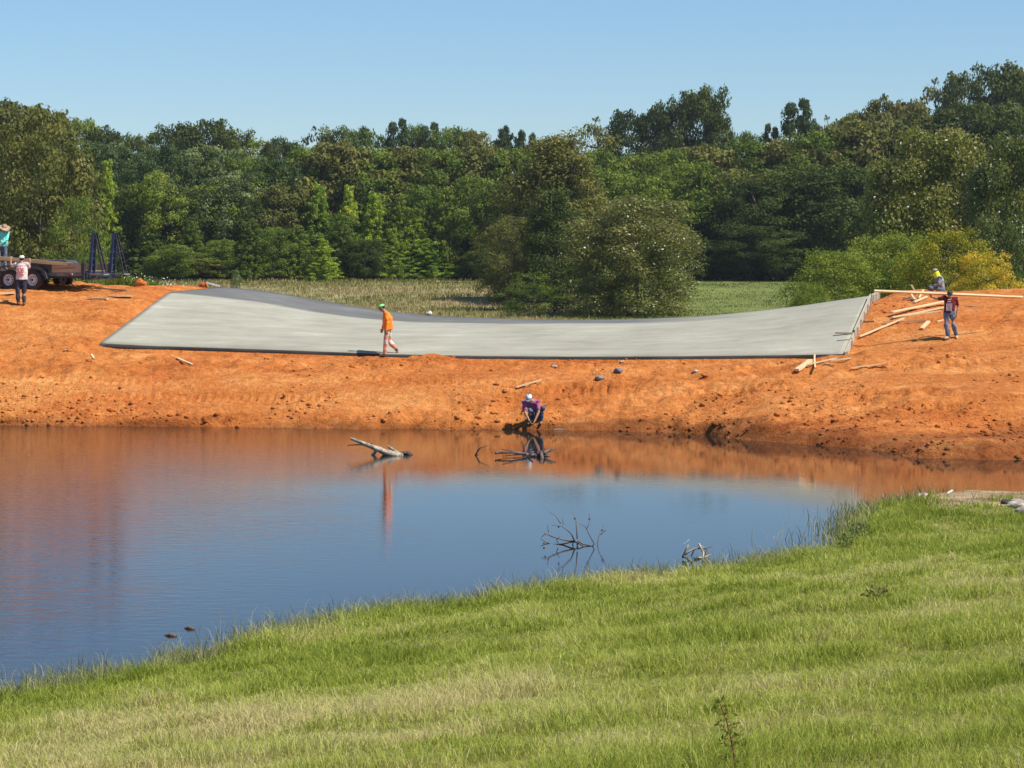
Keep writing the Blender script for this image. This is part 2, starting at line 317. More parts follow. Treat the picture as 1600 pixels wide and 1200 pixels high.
# tread tracks pressed into the clay: (px0,py0,px1,py1)
TRACKS = [(1230,611,1460,610),(1290,616,1420,616),(640,598,960,603),(840,606,1000,606),(1080,604,1190,603),(1540,520,1590,470),(1380,640,1600,618),(20,590,260,598),(120,618,520,622),(900,612,1240,606),(700,574,980,578),(60,504,200,560),(1450,560,1600,540),(1400,575,1600,556),(560,590,640,597)]
def clay_h(x, y, detail=True):
    x = np.asarray(x, float); y = np.asarray(y, float)
    z = tps(x, np.minimum(y, 100))
    z = z + 0.16 * sstep(0.0, 0.12, z) * (1 - .95 * sstep(1.2, 2.8, z)) - 0.16 * sstep(0, 0.12, -z) * 0.5
    b = sstep(100, 122, y); z = z * (1 - b) + field_h(x, y) * b
    if detail:
        dp = dist_poly(x, y, np.vstack([SLAB_POLY, SLAB_POLY[:1]])); inp = in_poly(x, y, SLAB_POLY)
        k = sstep(0.0, 0.5, dp) * (~inp); z = z - 0.45 * sstep(0.0, 0.35, dp) * inp - 0.09 * (1 - sstep(0.1, .9, dp)) * (~inp) * sstep(-.1, .25, np.interp(x, sF[:, 0], sF[:, 1]) - y)
        bk = np.interp(x, sB[:, 0], sB[:, 1]); bz = np.interp(x, sB[:, 0], sB[:, 2])      # keep the fill below the rear edge
        m = (y > bk - .1) & (x > sB[0, 0] + .3) & (x < sB[-1, 0] - .3); z = np.where(m & (y < 99), np.minimum(z, bz - .12 - .10 * np.maximum(y - bk, 0)), z)
        rough = 0.45 + 1.1 * sstep(-0.12, 0.22, fbm(x * 0.35, y, 3.0, 2, 5))
        r = 0.22 * fbm(x * 0.45, y, 2.6, 3, 21) + 0.15 * fbm(x, y, 0.75, 3, 31, 0.62) * rough + 0.035 * fbm(x, y, 0.26, 2, 35) * rough
        r = r + 0.07 * fbm(x * .10, y, .55, 2, 58) + 0.03 * fbm(x * .15, y, .22, 1, 59)
        ridg = np.abs(fbm(x * 0.7, y, 0.55, 2, 55)); r = r - 0.10 * (0.22 - np.minimum(ridg, .22)) * rough
        z = z + r * k * (1 - b)
        # slumped lip of clods near the water
        z = z + 0.14 * np.maximum(fbm(x, y, 0.55, 2, 77), 0) * sstep(-0.1, 0.1, z) * (1 - sstep(0.35, 0.8, z))
        for t in TR3D:
            a, c = t; ab = c - a; L2 = ab @ ab; tt = ((x - a[0]) * ab[0] + (y - a[1]) * ab[1]) / L2
            dd = np.hypot(x - a[0] - tt * ab[0], y - a[1] - tt * ab[1]); s = tt * math.sqrt(L2)
            w = sstep(0.30, 0.16, dd) * ((tt > 0) & (tt < 1))
            z = z + w * (0.045 * np.sign(np.sin(s * 2 * math.pi / 0.27 + 5 * np.abs(dd))) - 0.05)
    return z
TR3D = []
def hit(px, py, d0=58.0, d1=99.0):
    """point of the embankment seen at a photo pixel"""
    D = np.linspace(d0, d1, 900); x = (px - 800) / FPX * D; h = clay_h(x, D, True)
    pz = EYE - (py - HOR) / FPX * D
    idx = np.where(h >= pz)[0]
    i = idx[0] if len(idx) else int(np.argmin(pz - h))
    return Vector((x[i], D[i], h[i]))
_tr = [(hit(a, b), hit(c, d)) for a, b, c, d in TRACKS]
TR3D = [(np.array(a[:2]), np.array(b[:2])) for a, b in _tr]
def ch(x, y): return float(clay_h(np.array([x]), np.array([y]))[0])

def grid_mesh(name, xs, ys, hf, attr=None):
    X, Y = np.meshgrid(xs, ys); x = X.ravel(); y = Y.ravel(); z = hf(x, y)
    nx, ny = len(xs), len(ys); i = np.arange(nx - 1)[None] + nx * np.arange(ny - 1)[:, None]; i = i.ravel()
    F = np.stack([i, i + 1, i + 1 + nx, i + nx], 1)
    return np_mesh(name, np.stack([x, y, z], 1), F, attr(x, y) if attr else None)

xs = np.concatenate([np.linspace(-60, -22, 30)[:-1], np.arange(-22, 22, 0.085), np.linspace(22, 60, 30)])
ys = np.concatenate([np.arange(57, 96, 0.08), np.linspace(96, 100, 20)])
tag(link('clay_embankment', grid_mesh('clay_embankment', xs, ys, clay_h), M_CLAY, smooth=True), kind='structure')
xs = np.concatenate([np.linspace(-400, -70, 30)[:-1], np.arange(-70, 70, 0.9), np.linspace(70, 400, 30)])
ys = np.concatenate([np.arange(100, 300, 0.9), np.linspace(300, 600, 30)])
tag(link('field', grid_mesh('field', xs, ys, lambda x, y: clay_h(x, y, False)), M_FIELD, smooth=True), kind='structure')
me = np_mesh('ground', [(-4000, -300, -4), (4000, -300, -4), (4000, 6000, -4), (-4000, 6000, -4)], [(0, 1, 2, 3)])
tag(link('ground', me, M_FIELD), kind='structure')
me = np_mesh('pond_water', [(-60, 12, 0), (60, 12, 0), (60, 84, 0), (-60, 84, 0)], [(0, 1, 2, 3)])
tag(link('pond_water', me, M_WATER), kind='structure')

# ------------------------------------------------------------------ near grass bank
SH = [(-30, 8), (-14, 20.5), (-8.6, 25.2)] + [tuple(WZ(px, py)[:2]) for px, py in [(0,1112),(100,1090),(200,1072),(260,1056),(330,1038),(420,1014),(500,995),(650,966),(740,954),(820,942),(1000,918),(1100,907),(1180,898),(1250,882),(1305,866),(1326,845),(1338,822),(1350,803),(1400,789),(1440,780),(1500,774),(1600,777)]] + [(14, 53.0), (24, 50), (60, 46)]
LAND = np.array(SH + [(60, -30), (-60, -30), (-60, 8)])
def bank_sd(x, y):
    d = dist_poly(x, y, SH); return np.where(in_poly(x, y, LAND), d, -d)
def bank_h(x, y):
    s = bank_sd(x, y)
    z = np.where(s > 0, 0.145 * np.minimum(s, 9) + 0.118 * np.maximum(s - 9, 0), 0.25 * s)
    z = z - 0.52 * sstep(0.2, 5, s) * sstep(5.5, 8, x) * sstep(36, 46, y)
    z = np.maximum(z, -1.2) + 0.10 * sstep(0, 0.5, s)
    return z + (0.07 * fbm(x, y, 3.5, 3, 91) + 0.05 * fbm(x, y, .6, 2, 95)) * sstep(0, 2, s)
def bare(x, y):
    p = WZ(1530, 778, 0.1)
    e = ((x - p.x) / 2.6) ** 2 + ((y - p.y) / 3.0) ** 2
    return sstep(1.25, 0.55, e + 1.2 * fbm(x, y, .8, 2, 64))
xs = np.concatenate([np.linspace(-60, -14, 20)[:-1], np.arange(-14, 18, 0.14), np.linspace(18, 60, 20)])
ys = np.concatenate([np.linspace(-25, 9, 20)[:-1], np.arange(9, 57.05, 0.14)])
tag(link('grass_bank', grid_mesh('grass_bank', xs, ys, bank_h, lambda x, y: {'bare': bare(x, y)}), M_BANK, smooth=True), kind='structure')
def bh(x, y): return float(bank_h(np.array([x]), np.array([y]))[0])
def bank_hit(px, py):
    D = np.linspace(10, 56, 1500); x = (px - 800) / FPX * D; h = bank_h(x, D); pz = EYE - (py - HOR) / FPX * D
    i = np.where(h >= pz)[0]; i = i[0] if len(i) else int(np.argmin(pz - h)); return Vector((x[i], D[i], h[i]))

def blade_field(x, y, z, ht, wd, tint, lean=0.45, rng=RNG):
    n = len(x); a = rng.random(n) * 2 * math.pi; la = rng.random(n) * 2 * math.pi; lm = ht * lean * (.2 + .8 * rng.random(n))
    wx = np.cos(a) * wd / 2; wy = np.sin(a) * wd / 2; lx = np.cos(la) * lm; ly = np.sin(la) * lm
    V = np.empty((n, 5, 3))
    V[:, 0] = np.stack([x - wx, y - wy, z], 1); V[:, 1] = np.stack([x + wx, y + wy, z], 1)
    mx = x + lx * .35; my = y + ly * .35; mz = z + ht * .6
    V[:, 2] = np.stack([mx + wx * .8, my + wy * .8, mz], 1); V[:, 3] = np.stack([mx - wx * .8, my - wy * .8, mz], 1)
    V[:, 4] = np.stack([x + lx, y + ly, z + ht * (1 - .3 * (lm / ht))], 1)
    b = np.arange(n)[:, None] * 5
    F = np.concatenate([b + np.array([[0, 1, 2]]), b + np.array([[0, 2, 3]]), b + np.array([[3, 2, 4]])])
    return V.reshape(-1, 3), F, np.repeat(tint, 5)
M_GRASS = leaf_mat('grass_blades', (0.23, 0.28, 0.030), (0.49, 0.52, 0.085), (0.70, 0.58, 0.28), trans=0.45, rough=0.5)
M_REED = leaf_mat('shore_grass', (0.112, 0.140, 0.033), (0.280, 0.294, 0.091), (0.588, 0.504, 0.286), trans=0.3)
n = 2400000
x = RNG.uniform(-14, 18, n); y = RNG.uniform(10.5, 56, n)
k = (x > -0.2 * y - 2.4) & (x < 0.2 * y + 4.0) & (RNG.random(n) < np.clip((20.0 / y) ** 1.3, .12, 1)); x, y = x[k], y[k]
s = bank_sd(x, y); k = s > -0.12; x, y, s = x[k], y[k], s[k]
k = RNG.random(len(x)) > 0.93 * bare(x, y); x, y, s = x[k], y[k], s[k]
z = bank_h(x, y) - 0.01
dry = fbm(x * 0.8 - y * 0.1, y * 0.55 + x * 0.3, 4.5, 5, 120, .6)      # dry bands
band = fbm(x - y * .3, y, 1.1, 3, 130)
tl = 0.45 + 0.8 * dry + 0.5 * band + 0.10 * sstep(26, 14, y) + RNG.normal(0, 0.20, len(x))
tall = sstep(2.2, 0.0, s) * (1 - .8 * sstep(7.0, 8.5, x)); cl = 0.5 + 1.1 * sstep(-.2, .3, fbm(x, y, 0.7, 2, 140))
ht = (0.078 + 0.07 * RNG.random(len(x)) ** 2) * cl + tall * (0.02 + 0.14 * RNG.random(len(x)) ** 2) * cl
wd = 0.0062 * (y / 20) ** 0.9 * RNG.uniform(.7, 1.3, len(x))
V, F, T = blade_field(x, y, z, ht, wd, np.clip(tl, 0, 1), 1.25)
print('grass blades', len(x))
tag(link('bank_grass', np_mesh('bank_grass', V, F, {'tint': T}), M_GRASS), 'bright green mown grass with dry straw patches on the near bank', 'grass', kind='stuff')
# thin stems standing in the shallows
n = 70000; A = np.array(SH); sl_ = np.hypot(*(A[1:] - A[:-1]).T); sl_[:3] = 0; sl_[-5:] = 0; t = RNG.choice(len(sl_), n, p=sl_ / sl_.sum()); u = RNG.random(n); p = A[t] * (1 - u[:, None]) + A[t + 1] * u[:, None]
x = p[:, 0] + RNG.normal(0, .45, n); y = p[:, 1] + np.abs(RNG.normal(0, 0.75, n)) * np.where(RNG.random(n) < .5, 1, .5)
s = bank_sd(x, y); cl = fbm(x, y, 0.9, 2, 150); k = (s < 0.3) & (s > -2.2) & (cl > -0.09 - .2 * (s > -0.5)) & (RNG.random(n) < np.exp(s * 1.15) * np.where(x > 5.0, .12, 1)); x, y, s = x[k], y[k], s[k]
ht = RNG.uniform(0.06, 0.30, len(x)) + .12 * (RNG.random(len(x)) < .25); z = np.where(s < 0, -0.01, bank_h(x, y))
V, F, T = blade_field(x, y, z, ht, 0.0075 * y / 34, np.clip(RNG.normal(.6, .3, len(x)), 0, 1), 0.8)
tag(link('shore_grass', np_mesh('shore_grass', V, F, {'tint': T}), M_REED), 'thin olive grass stems standing in the shallows along the near shore', 'grass', kind='stuff')

# ------------------------------------------------------------------ meadow growth behind the dam
M_MEADOW = leaf_mat('meadow_growth', (0.105, 0.128, 0.025), (0.232, 0.217, 0.063), (0.405, 0.285, 0.154), trans=0.3)
n = 170000; y = 101 + (288 - 101) * RNG.random(n) ** 1.0; x = RNG.uniform(-1, 1, n) * (y * 0.2 + 6)
hz = clay_h(x, y, False); tuss = fbm(x, y, 2.2, 3, 160)
side = sstep(2, 16, x); ht = (0.20 + 0.42 * (tuss + .4)) * (1 - 0.55 * side) * RNG.uniform(.6, 1.2, n)
tl = np.clip(0.55 + 0.9 * fbm(x * .5, y, 7, 3, 170) - 0.5 * side + RNG.normal(0, .16, n), 0, 1)
V, F, T = blade_field(x, y, hz - .03, ht, 0.055 * (y / 200), tl, 0.9)
tag(link('meadow_grass', np_mesh('meadow_grass', V, F, {'tint': T}), M_MEADOW), 'tall brown and green meadow grass behind the concrete spillway', 'grass', kind='stuff')

# ------------------------------------------------------------------ concrete spillway slab
spill = empty('spillway', sF[NU // 2], 'broad pale grey dished concrete spillway slab poured across the orange dam', 'spillway')
def slab_mesh():
    rows = [sF * (1 - s) + sC * s for s in np.linspace(0, 1, 9)] + [sC * (1 - s) + sB * s for s in (.05, .25, .5, .75, 1.0)]
    R = np.array(rows); nr = len(rows)
    R[:, :, 2] += 0.012 * fbm(R[:, :, 0], R[:, :, 1] * 1.5, 1.6, 3, 300)
    R[8, :, 2] -= 0.02
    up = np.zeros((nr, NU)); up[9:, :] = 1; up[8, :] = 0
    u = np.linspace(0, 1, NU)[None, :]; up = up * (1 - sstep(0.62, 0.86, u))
    top = R.reshape(-1, 3); bot = top - np.array([0, 0, 0.17]); V = np.vstack([top, bot]) - np.array(spill.location)
    F = []; o = nr * NU
    for r in range(nr - 1):
        for c in range(NU - 1):
            a = r * NU + c; F.append((a, a + 1, a + NU + 1, a + NU)); F.append((o + a, o + a + NU, o + a + NU + 1, o + a + 1))
    for c in range(NU - 1):
        F.append((o + c, o + c + 1, c + 1, c)); a = (nr - 1) * NU + c; F.append((a, a + 1, o + a + 1, o + a))
    for r in range(nr - 1):
        a = r * NU; F.append((a + NU, o + a + NU, o + a, a)); a = r * NU + NU - 1; F.append((a, o + a, o + a + NU, a + NU))
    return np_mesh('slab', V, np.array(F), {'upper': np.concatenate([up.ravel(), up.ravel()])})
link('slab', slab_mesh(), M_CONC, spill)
ef = sF.copy(); Vv = []  # thin near-black strip running along the front edge of the slab
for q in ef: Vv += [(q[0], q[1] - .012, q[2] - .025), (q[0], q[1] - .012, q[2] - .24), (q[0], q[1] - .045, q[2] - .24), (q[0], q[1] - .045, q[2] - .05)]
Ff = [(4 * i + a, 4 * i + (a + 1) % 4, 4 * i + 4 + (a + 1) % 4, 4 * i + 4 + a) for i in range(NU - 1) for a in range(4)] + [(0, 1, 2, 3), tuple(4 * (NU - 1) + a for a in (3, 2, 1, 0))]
link('front_strip', np_mesh('front_strip', np.array(Vv) - np.array(spill.location), np.array(Ff)), simple_mat('dark_strip', (.045, .042, .038), .9, var=.4, scale=1.5, stretch=(.4, 1, 3)), spill)

# ------------------------------------------------------------------ solid builders
def mb():
    return bmesh.new()
def box(bm, c, s, R=None):
    m = Matrix.Translation(c) @ (R.to_4x4() if R is not None else Matrix.Identity(4)) @ Matrix.Diagonal((*s, 1))
    return bmesh.ops.create_cube(bm, size=1.0, matrix=m)['verts']
def frame_of(d, up=Vector((0, 0, 1))):
    d = d.normalized(); u = up - d * up.dot(d)
    if u.length < 1e-4: u = Vector((0, 1, 0)) - d * d.y
    u.normalize(); return Matrix((d, u.cross(d), u)).transposed()
def bar(bm, p0, p1, w, t, up=Vector((0, 0, 1))):
    p0 = Vector(p0); p1 = Vector(p1); d = p1 - p0
    return box(bm, (p0 + p1) / 2, (d.length, w, t), frame_of(d, up))
def tube(bm, pts, rs, seg=8, cap=True):
    pts = [Vector(p) for p in pts]
    if not hasattr(rs, '__len__'): rs = [rs] * len(pts)
    rings = []
    for i, p in enumerate(pts):
        d = (pts[min(i + 1, len(pts) - 1)] - pts[max(i - 1, 0)]); R = frame_of(d)
        rings.append([bm.verts.new(p + R @ Vector((0, math.cos(a) * rs[i], math.sin(a) * rs[i]))) for a in [2 * math.pi * k / seg for k in range(seg)]])
    for a, b in zip(rings, rings[1:]):
        for k in range(seg): bm.faces.new((a[k], a[(k + 1) % seg], b[(k + 1) % seg], b[k]))
    if cap: bm.faces.new(rings[0][::-1]); bm.faces.new(rings[-1])
def fin(name, bm, mat, parent=None, bevel=0.0, smooth=False, origin=None):
    bmesh.ops.recalc_face_normals(bm, faces=bm.faces)
    if bevel: bmesh.ops.bevel(bm, geom=bm.edges[:], offset=bevel, segments=1, affect='EDGES')
    if origin is not None: bmesh.ops.translate(bm, verts=bm.verts, vec=-Vector(origin))
    me = bpy.data.meshes.new(name); bm.to_mesh(me); bm.free()
    o = link(name, me, mat, parent, smooth)
    if origin is not None: o.location = origin
    return o
def board(name, p0, p1, w, t, mat, label, cat='board', group=None, up=Vector((0, 0, 1)), roll=0.0):
    p0 = Vector(p0); p1 = Vector(p1); d = p1 - p0; bm = mb()
    L = d.length; n = max(2, int(L / 0.5)); R = frame_of(d, up) @ Matrix.Rotation(roll, 3, 'X')
    warp = random.uniform(-.006, .006) * L
    rings = []
    for i in range(n + 1):
        u = i / n; c = Vector(((u - .5) * L, warp * 4 * u * (1 - u), warp * 2 * u * (1 - u)))
        rings.append([bm.verts.new(c + Vector((0, sy * w / 2, sz * t / 2))) for sy, sz in ((-1, -1), (1, -1), (1, 1), (-1, 1))])
    for a, b in zip(rings, rings[1:]):
        for k in range(4): bm.faces.new((a[k], a[(k + 1) % 4], b[(k + 1) % 4], b[k]))
    bm.faces.new(rings[0][::-1]); bm.faces.new(rings[-1])
    o = fin(name, bm, mat); o.location = (p0 + p1) / 2; o.rotation_euler = R.to_euler()
    return tag(o, label, cat, group)

# formwork left along the right edge of the slab
def along(t):
    f, c = Vector(sF[-1]), Vector(sC[-1]); return f.lerp(c, t)
off = Vector((0.045, 0, 0))
fb = empty('formwork_board', along(.42) + off, 'pale wooden form board lining the right hand edge of the concrete slab', 'board', 'formwork boards on the right slab edge')
bm = mb(); bar(bm, along(.36) + off + Vector((0, 0, -.06)), along(1.0) + off + Vector((0, 0, -.03)), 0.045, 0.30); fin('board', bm, M_FORM, fb, origin=None).matrix_parent_inverse = Matrix.Translation(-fb.location)
for s in (.42, .56, .7, .84, .96):
    bm = mb(); p = along(s) + off * 2.2; bar(bm, p + Vector((0, 0, -.45)), p + Vector((0.0, 0, .05)), .05, .05); fin('stake', bm, M_FORM, fb).matrix_parent_inverse = Matrix.Translation(-fb.location)
bm = mb(); bar(bm, along(.33) + Vector((-.55, .0, .03)), along(.33) + Vector((.08, 0, .02)), 0.10, 0.05)
tag(fin('wood_block', bm, M_OLDWOOD), 'short dark wood offcut lying across the slab edge at the notch', 'board')
fb2 = empty('formwork_board', along(.15) + off, 'short form board on the lower front corner of the slab', 'board', 'formwork boards on the right slab edge')
bm = mb(); bar(bm, along(.0) + off + Vector((0, 0, -.08)), along(.34) + off + Vector((0, 0, -.08)), 0.045, 0.24); fin('board', bm, M_FORM, fb2).matrix_parent_inverse = Matrix.Translation(-fb2.location)
for s in (.02, .2):
    bm = mb(); p = along(s) + off * 2.2; bar(bm, p + Vector((0, 0, -.4)), p + Vector((0, 0, .02)), .05, .05); fin('stake', bm, M_FORM, fb2).matrix_parent_inverse = Matrix.Translation(-fb2.location)
c3, b3 = Vector(sC[-1]) + off, Vector(sB[-1]) + off
fb3 = empty('formwork_board', c3, 'raised form board end where the slab meets the dam crest', 'board', 'formwork boards on the right slab edge')
bm = mb(); bar(bm, c3 + Vector((0.05, 0.1, -.02)), b3 + Vector((0.05, 0, -.0)), 0.05, 0.26); fin('board', bm, M_FORM, fb3).matrix_parent_inverse = Matrix.Translation(-fb3.location)
for s in (.05, .5, .95):
    bm = mb(); p = c3.lerp(b3, s) + Vector((.1, 0, 0)); bar(bm, p + Vector((0, 0, -.4)), p + Vector((0, 0, .09)), .05, .05); fin('stake', bm, M_FORM, fb3).matrix_parent_inverse = Matrix.Translation(-fb3.location)

# ------------------------------------------------------------------ loose lumber on the clay
def ground_board(a, b, w, t, mat, label, group=None, lift=0.0, liftb=None, name='plank', roll=0.0):
    p, q = hit(*a), hit(*b); liftb = lift if liftb is None else liftb
    # rest on the highest ground along the run
    n = 14; ex = max(ch(p.x + (q.x - p.x) * i / n, p.y + (q.y - p.y) * i / n) - (p.z + (q.z - p.z) * i / n) for i in range(n + 1))
    up = Vector((0, 0, max(ex, 0) * 0.6 + t / 2))
    return board(name, p + up + Vector((0, 0, lift)), q + up + Vector((0, 0, liftb)), w, t, mat, label, 'plank', group, roll=roll)
GP = 'loose pale planks behind the worker in maroon'
ground_board((1393,495), (1482,477), .17, .04, M_LUMBER, 'broad pale plank, uppermost of the pile behind the worker in maroon', GP, .09)
ground_board((1394,500), (1490,482), .09, .04, M_LUMBER, 'second plank from the top of the pale pile beside the worker in maroon', GP, .02)
ground_board((1393,499), (1470,488), .07, .04, M_LUMBER, 'narrow pale plank third from the top of the pile beside the worker in maroon', GP, .0)
ground_board((1380,507), (1446,504), .06, .035, M_LUMBER, 'level pale plank crossing over the long slanted one', GP, .05)
ground_board((1343,531), (1412,502), .07, .04, M_LUMBER, 'long pale plank slanting down to the left from the pile towards the slab', GP, .05)
ground_board((1440,516), (1451,505), .12, .06, M_LUMBER, 'short thick pale timber pointing at the camera left of the legs in jeans', None, .02)
ground_board((1464,504), (1474,501), .06, .035, M_LUMBER, 'stub of pale timber just left of the knee of the worker in maroon', None, .0)
ground_board((1350,503), (1367,503), .05, .03, M_LUMBER, 'thin pale lath beside the formwork of the right slab edge', None, .0)
ground_board((1508,478), (1530,479), .06, .04, M_LUMBER, 'thin pale lath alone on the clay right of the worker in maroon', None, .0)
GS = 'timber scraps heaped by the dam crest'
ground_board((1428,475), (1448,466), .09, .04, M_LUMBER, 'pale scrap slanting up to the right in the heap by the crest', GS, .02)
ground_board((1412,468), (1432,472), .08, .04, M_OLDWOOD, 'brown scrap under the pale ones in the heap by the crest', GS, .03)
ground_board((1424,464), (1430,471), .06, .04, M_LUMBER, 'short upright leaning scrap in the heap by the crest', GS, .06, .02)
ground_board((1436,468), (1443,460), .06, .04, M_LUMBER, 'small pale scrap standing at the right of the heap by the crest', GS, .02, .12)
p = hit(1436, 461); board('stake', p + Vector((0, 0, -.1)), W(1424, 445, p.y), .05, .05, M_LUMBER, 'thin pale stake leaning left on the crest above the scrap heap', 'stake')
GF = 'timber scraps in front of the slab corner'
ground_board((1245,584), (1266,569), .16, .08, M_LUMBER, 'thick pale timber block pointing at the camera below the slab corner', GF, .02)
ground_board((1262,576), (1306,566), .06, .035, M_LUMBER, 'pale plank running right from the thick block below the slab corner', GF, .05)
ground_board((1298,567), (1330,563), .07, .04, M_LUMBER, 'thin pale plank end continuing right beneath the slab corner', GF, .03)
ground_board((1274,586), (1273,564), .05, .04, M_LUMBER, 'slim pale stick lying end on across the scraps below the slab corner', GF, .06)
ground_board((1286,571), (1304,574), .05, .03, M_OLDWOOD, 'short brown stick among the scraps below the slab corner', GF, .01)
ground_board((1330,579), (1384,572), .06, .035, M_LUMBER, 'single pale plank lying alone right of the scraps below the slab corner', None, .03)
ground_board((807,609), (846,598), .07, .04, M_LUMBER, 'single pale plank on the clay above the crouching worker', None, .02)
ground_board((277,562), (300,571), .08, .03, M_LUMBER, 'small pale stick on the clay below the left end of the slab', None, .0)
ground_board((101,549), (107,550), .06, .03, M_LUMBER, 'tiny pale chip on the clay left of the slab corner', None, .0)
ground_board((143,556), (147,563), .06, .03, M_LUMBER, 'tiny pale chip just below the left slab corner', None, .0)
GL = 'planks lying behind the trailer ramps'
ground_board((138,468), (168,470), .09, .04, M_LUMBER, 'lowest plank on the clay below the trailer ramps', GL, .02)
ground_board((170,464), (206,466), .14, .05, M_LUMBER, 'ragged pale plank in the middle of the three below the trailer ramps', GL, .03)
ground_board((150,452), (200,456), .16, .05, M_OLDWOOD, 'long brown plank closest to the trailer tail', GL, .02)
ground_board((-15,461), (22,460), .2, .06, M_LUMBER, 'pale boards edge showing on the clay below the front trailer wheel', None, .02)

# carried boards
MD = hit(1484, 531).y + .13
board('carried_board', W(1366, 454.5, MD - .05), W(1598, 464.5, MD + .2), .07, .06, M_LUMBER, 'very long pale board carried on the shoulder of the worker in maroon', 'board', roll=-.6)

# ------------------------------------------------------------------ clods and pebbles
def rocks(n, pos, size, name, mat, label, cat, flat=.65, rng=RNG):
    bm = mb(); bmesh.ops.create_icosphere(bm, subdivisions=1, radius=1); bv = np.array([v.co[:] for v in bm.verts]); bf = np.array([[v.index for v in f.verts] for f in bm.faces]); bm.free()
    k = len(bv); V = bv[None] * (1 + 0.35 * (rng.random((n, k, 1)) - .5)) * size[:, None, None] * rng.uniform(.7, 1.3, (n, 1, 3)) * np.array([1, 1, flat])
    a = rng.random(n) * 6.28; c, s = np.cos(a)[:, None], np.sin(a)[:, None]
    V = np.stack([V[..., 0] * c - V[..., 1] * s, V[..., 0] * s + V[..., 1] * c, V[..., 2]], -1) + pos[:, None]
    F = (bf[None] + (np.arange(n) * k)[:, None, None]).reshape(-1, 3)
    return tag(link(name, np_mesh(name, V.reshape(-1, 3), F), mat), label, cat, kind='stuff')
n = 42000; x = RNG.uniform(-17, 17, n); y = RNG.uniform(62, 92, n)
z = clay_h(x, y); dn = fbm(x * .6, y, 1.8, 3, 210)
near = sstep(1.5, 0.1, z) * (z > -.05); k = (z > -0.05) & ~in_poly(x, y, SLAB_POLY) & (RNG.random(n) < np.clip(.012 + .5 * near * (dn > -.08) + .35 * (dn > .22), 0, 1)) & (np.abs(x) < .2 * y + 1)
x, y, z = x[k], y[k], z[k]; sz = 0.012 + 0.075 * RNG.random(len(x)) ** 6 + .016 * RNG.random(len(x)) + .03 * RNG.random(len(x)) ** 2 * (z < .45)
rocks(len(x), np.stack([x, y, z + sz * .15], 1), sz, 'clay_clods', M_CLAY, 'scattered orange clay clods strewn over the embankment', 'clods')
print('clods', len(x))
M_STONE = simple_mat('grey_rubble', (0.40, 0.37, 0.33), .85, var=.35, scale=8, bump=.5, bscale=20)
M_BARESTONE = simple_mat('brown_stone', (0.36, 0.30, 0.24), .85, var=.4, scale=5, bump=.5, bscale=14)
def stone(px, py, r, label, mat=M_STONE, hitf=hit, group=None, sc=(1.3, 1, .6)):
    bm = mb(); bmesh.ops.create_icosphere(bm, subdivisions=3, radius=1.0)
    for v in bm.verts:
        a = v.co.copy(); v.co *= 1 + .5 * float(fbm(np.array([a.x * 2 + px]), np.array([a.y * 2 + a.z + py]), 1.3, 3, 33)[0])
    for v in bm.verts: v.co = Vector((v.co.x * sc[0], v.co.y * sc[1], v.co.z * sc[2])) * r
    o = fin('stone', bm, mat, smooth=False); o.location = hitf(px, py) + Vector((0, 0, r * sc[2] * .45)); o.rotation_euler = (0, 0, px)
    return tag(o, label, 'stone', group)
GR = 'rubble lumps along the front of the slab'
stone(741, 559, .12, 'white concrete lump right of the orange walker against the slab', simple_mat('cement_white', (.62, .60, .55), .8), group=GR)
stone(966, 581, .13, 'dark grey flat stone below the middle of the slab', simple_mat('dark_stone', (.16, .15, .15), .8), group=GR)
stone(937, 593, .12, 'grey lump lowest of the two grey stones below the slab middle', simple_mat('dark_stone', (.22, .2, .19), .8), group=GR)
stone(866, 574, .08, 'small grey lump above the crouching worker near the slab', group=GR)
stone(1268, 557, .09, 'pale lump below the slab close to its right corner', simple_mat('cement_white', (.55, .50, .42), .8), group=GR)
stone(1101, 588, .10, 'dark red clod alone below the slab right half', M_CLAY, group=GR)
stone(1087, 581, .07, 'small pale pebble beside the dark red clod', group=GR)
stone(972, 567, .06, 'tiny pale pebble above the dark flat stone', group=GR)
stone(1063, 556, .06, 'tiny pale pebble touching the slab front right of centre', group=GR)
stone(220, 446, .2, 'rounded orange clay lump on the crest left of the slab', M_CLAY, sc=(1, 1, .9))
stone(1572, 787, .10, 'near black round stone on the bare shore at the right', simple_mat('black_stone', (.05, .045, .04), .7), bank_hit, 'stones on the bare shore')
stone(1592, 794, .22, 'large brown stone at the far right of the near shore', M_BARESTONE, bank_hit, 'stones on the bare shore', (1.5, 1, .5))
stone(1603, 801, .20, 'brown stone half out of view at the right edge of the shore', M_BARESTONE, bank_hit, 'stones on the bare shore', (1.3, 1, .5))
stone(1443, 772, .11, 'pale flat stone on the tip of the bare shore', M_BARESTONE, bank_hit, 'stones on the bare shore')
sb_ = Vector(sB[int(NU * .32)]); bm = mb(); bmesh.ops.create_icosphere(bm, subdivisions=2, radius=.11); [setattr(v, 'co', Vector((v.co.x * 1.2, v.co.y, v.co.z * (.7 + .3 * math.sin(v.co.x * 30))))) for v in bm.verts]
o = fin('stone', bm, simple_mat('cement_grey', (.50, .46, .40), .8, var=.5, scale=9)); o.location = sb_ + Vector((0, -.15, .06)); tag(o, 'small pale lump on the rear edge of the slab right of the orange walker', 'stone')
q0 = Vector(sB[0]); board('pipe', q0 + Vector((-.55, .1, .16)), q0 + Vector((-.05, .15, .02)), .06, .06, simple_mat('pale_pipe', (.6, .6, .58), .5), 'short pale pipe leaning on a clay lump behind the top left slab corner', 'pipe')
stone(317, 446, .14, 'brown clay lump with a short pale pipe leaning on it', M_CLAY, sc=(1.2, 1, .9))
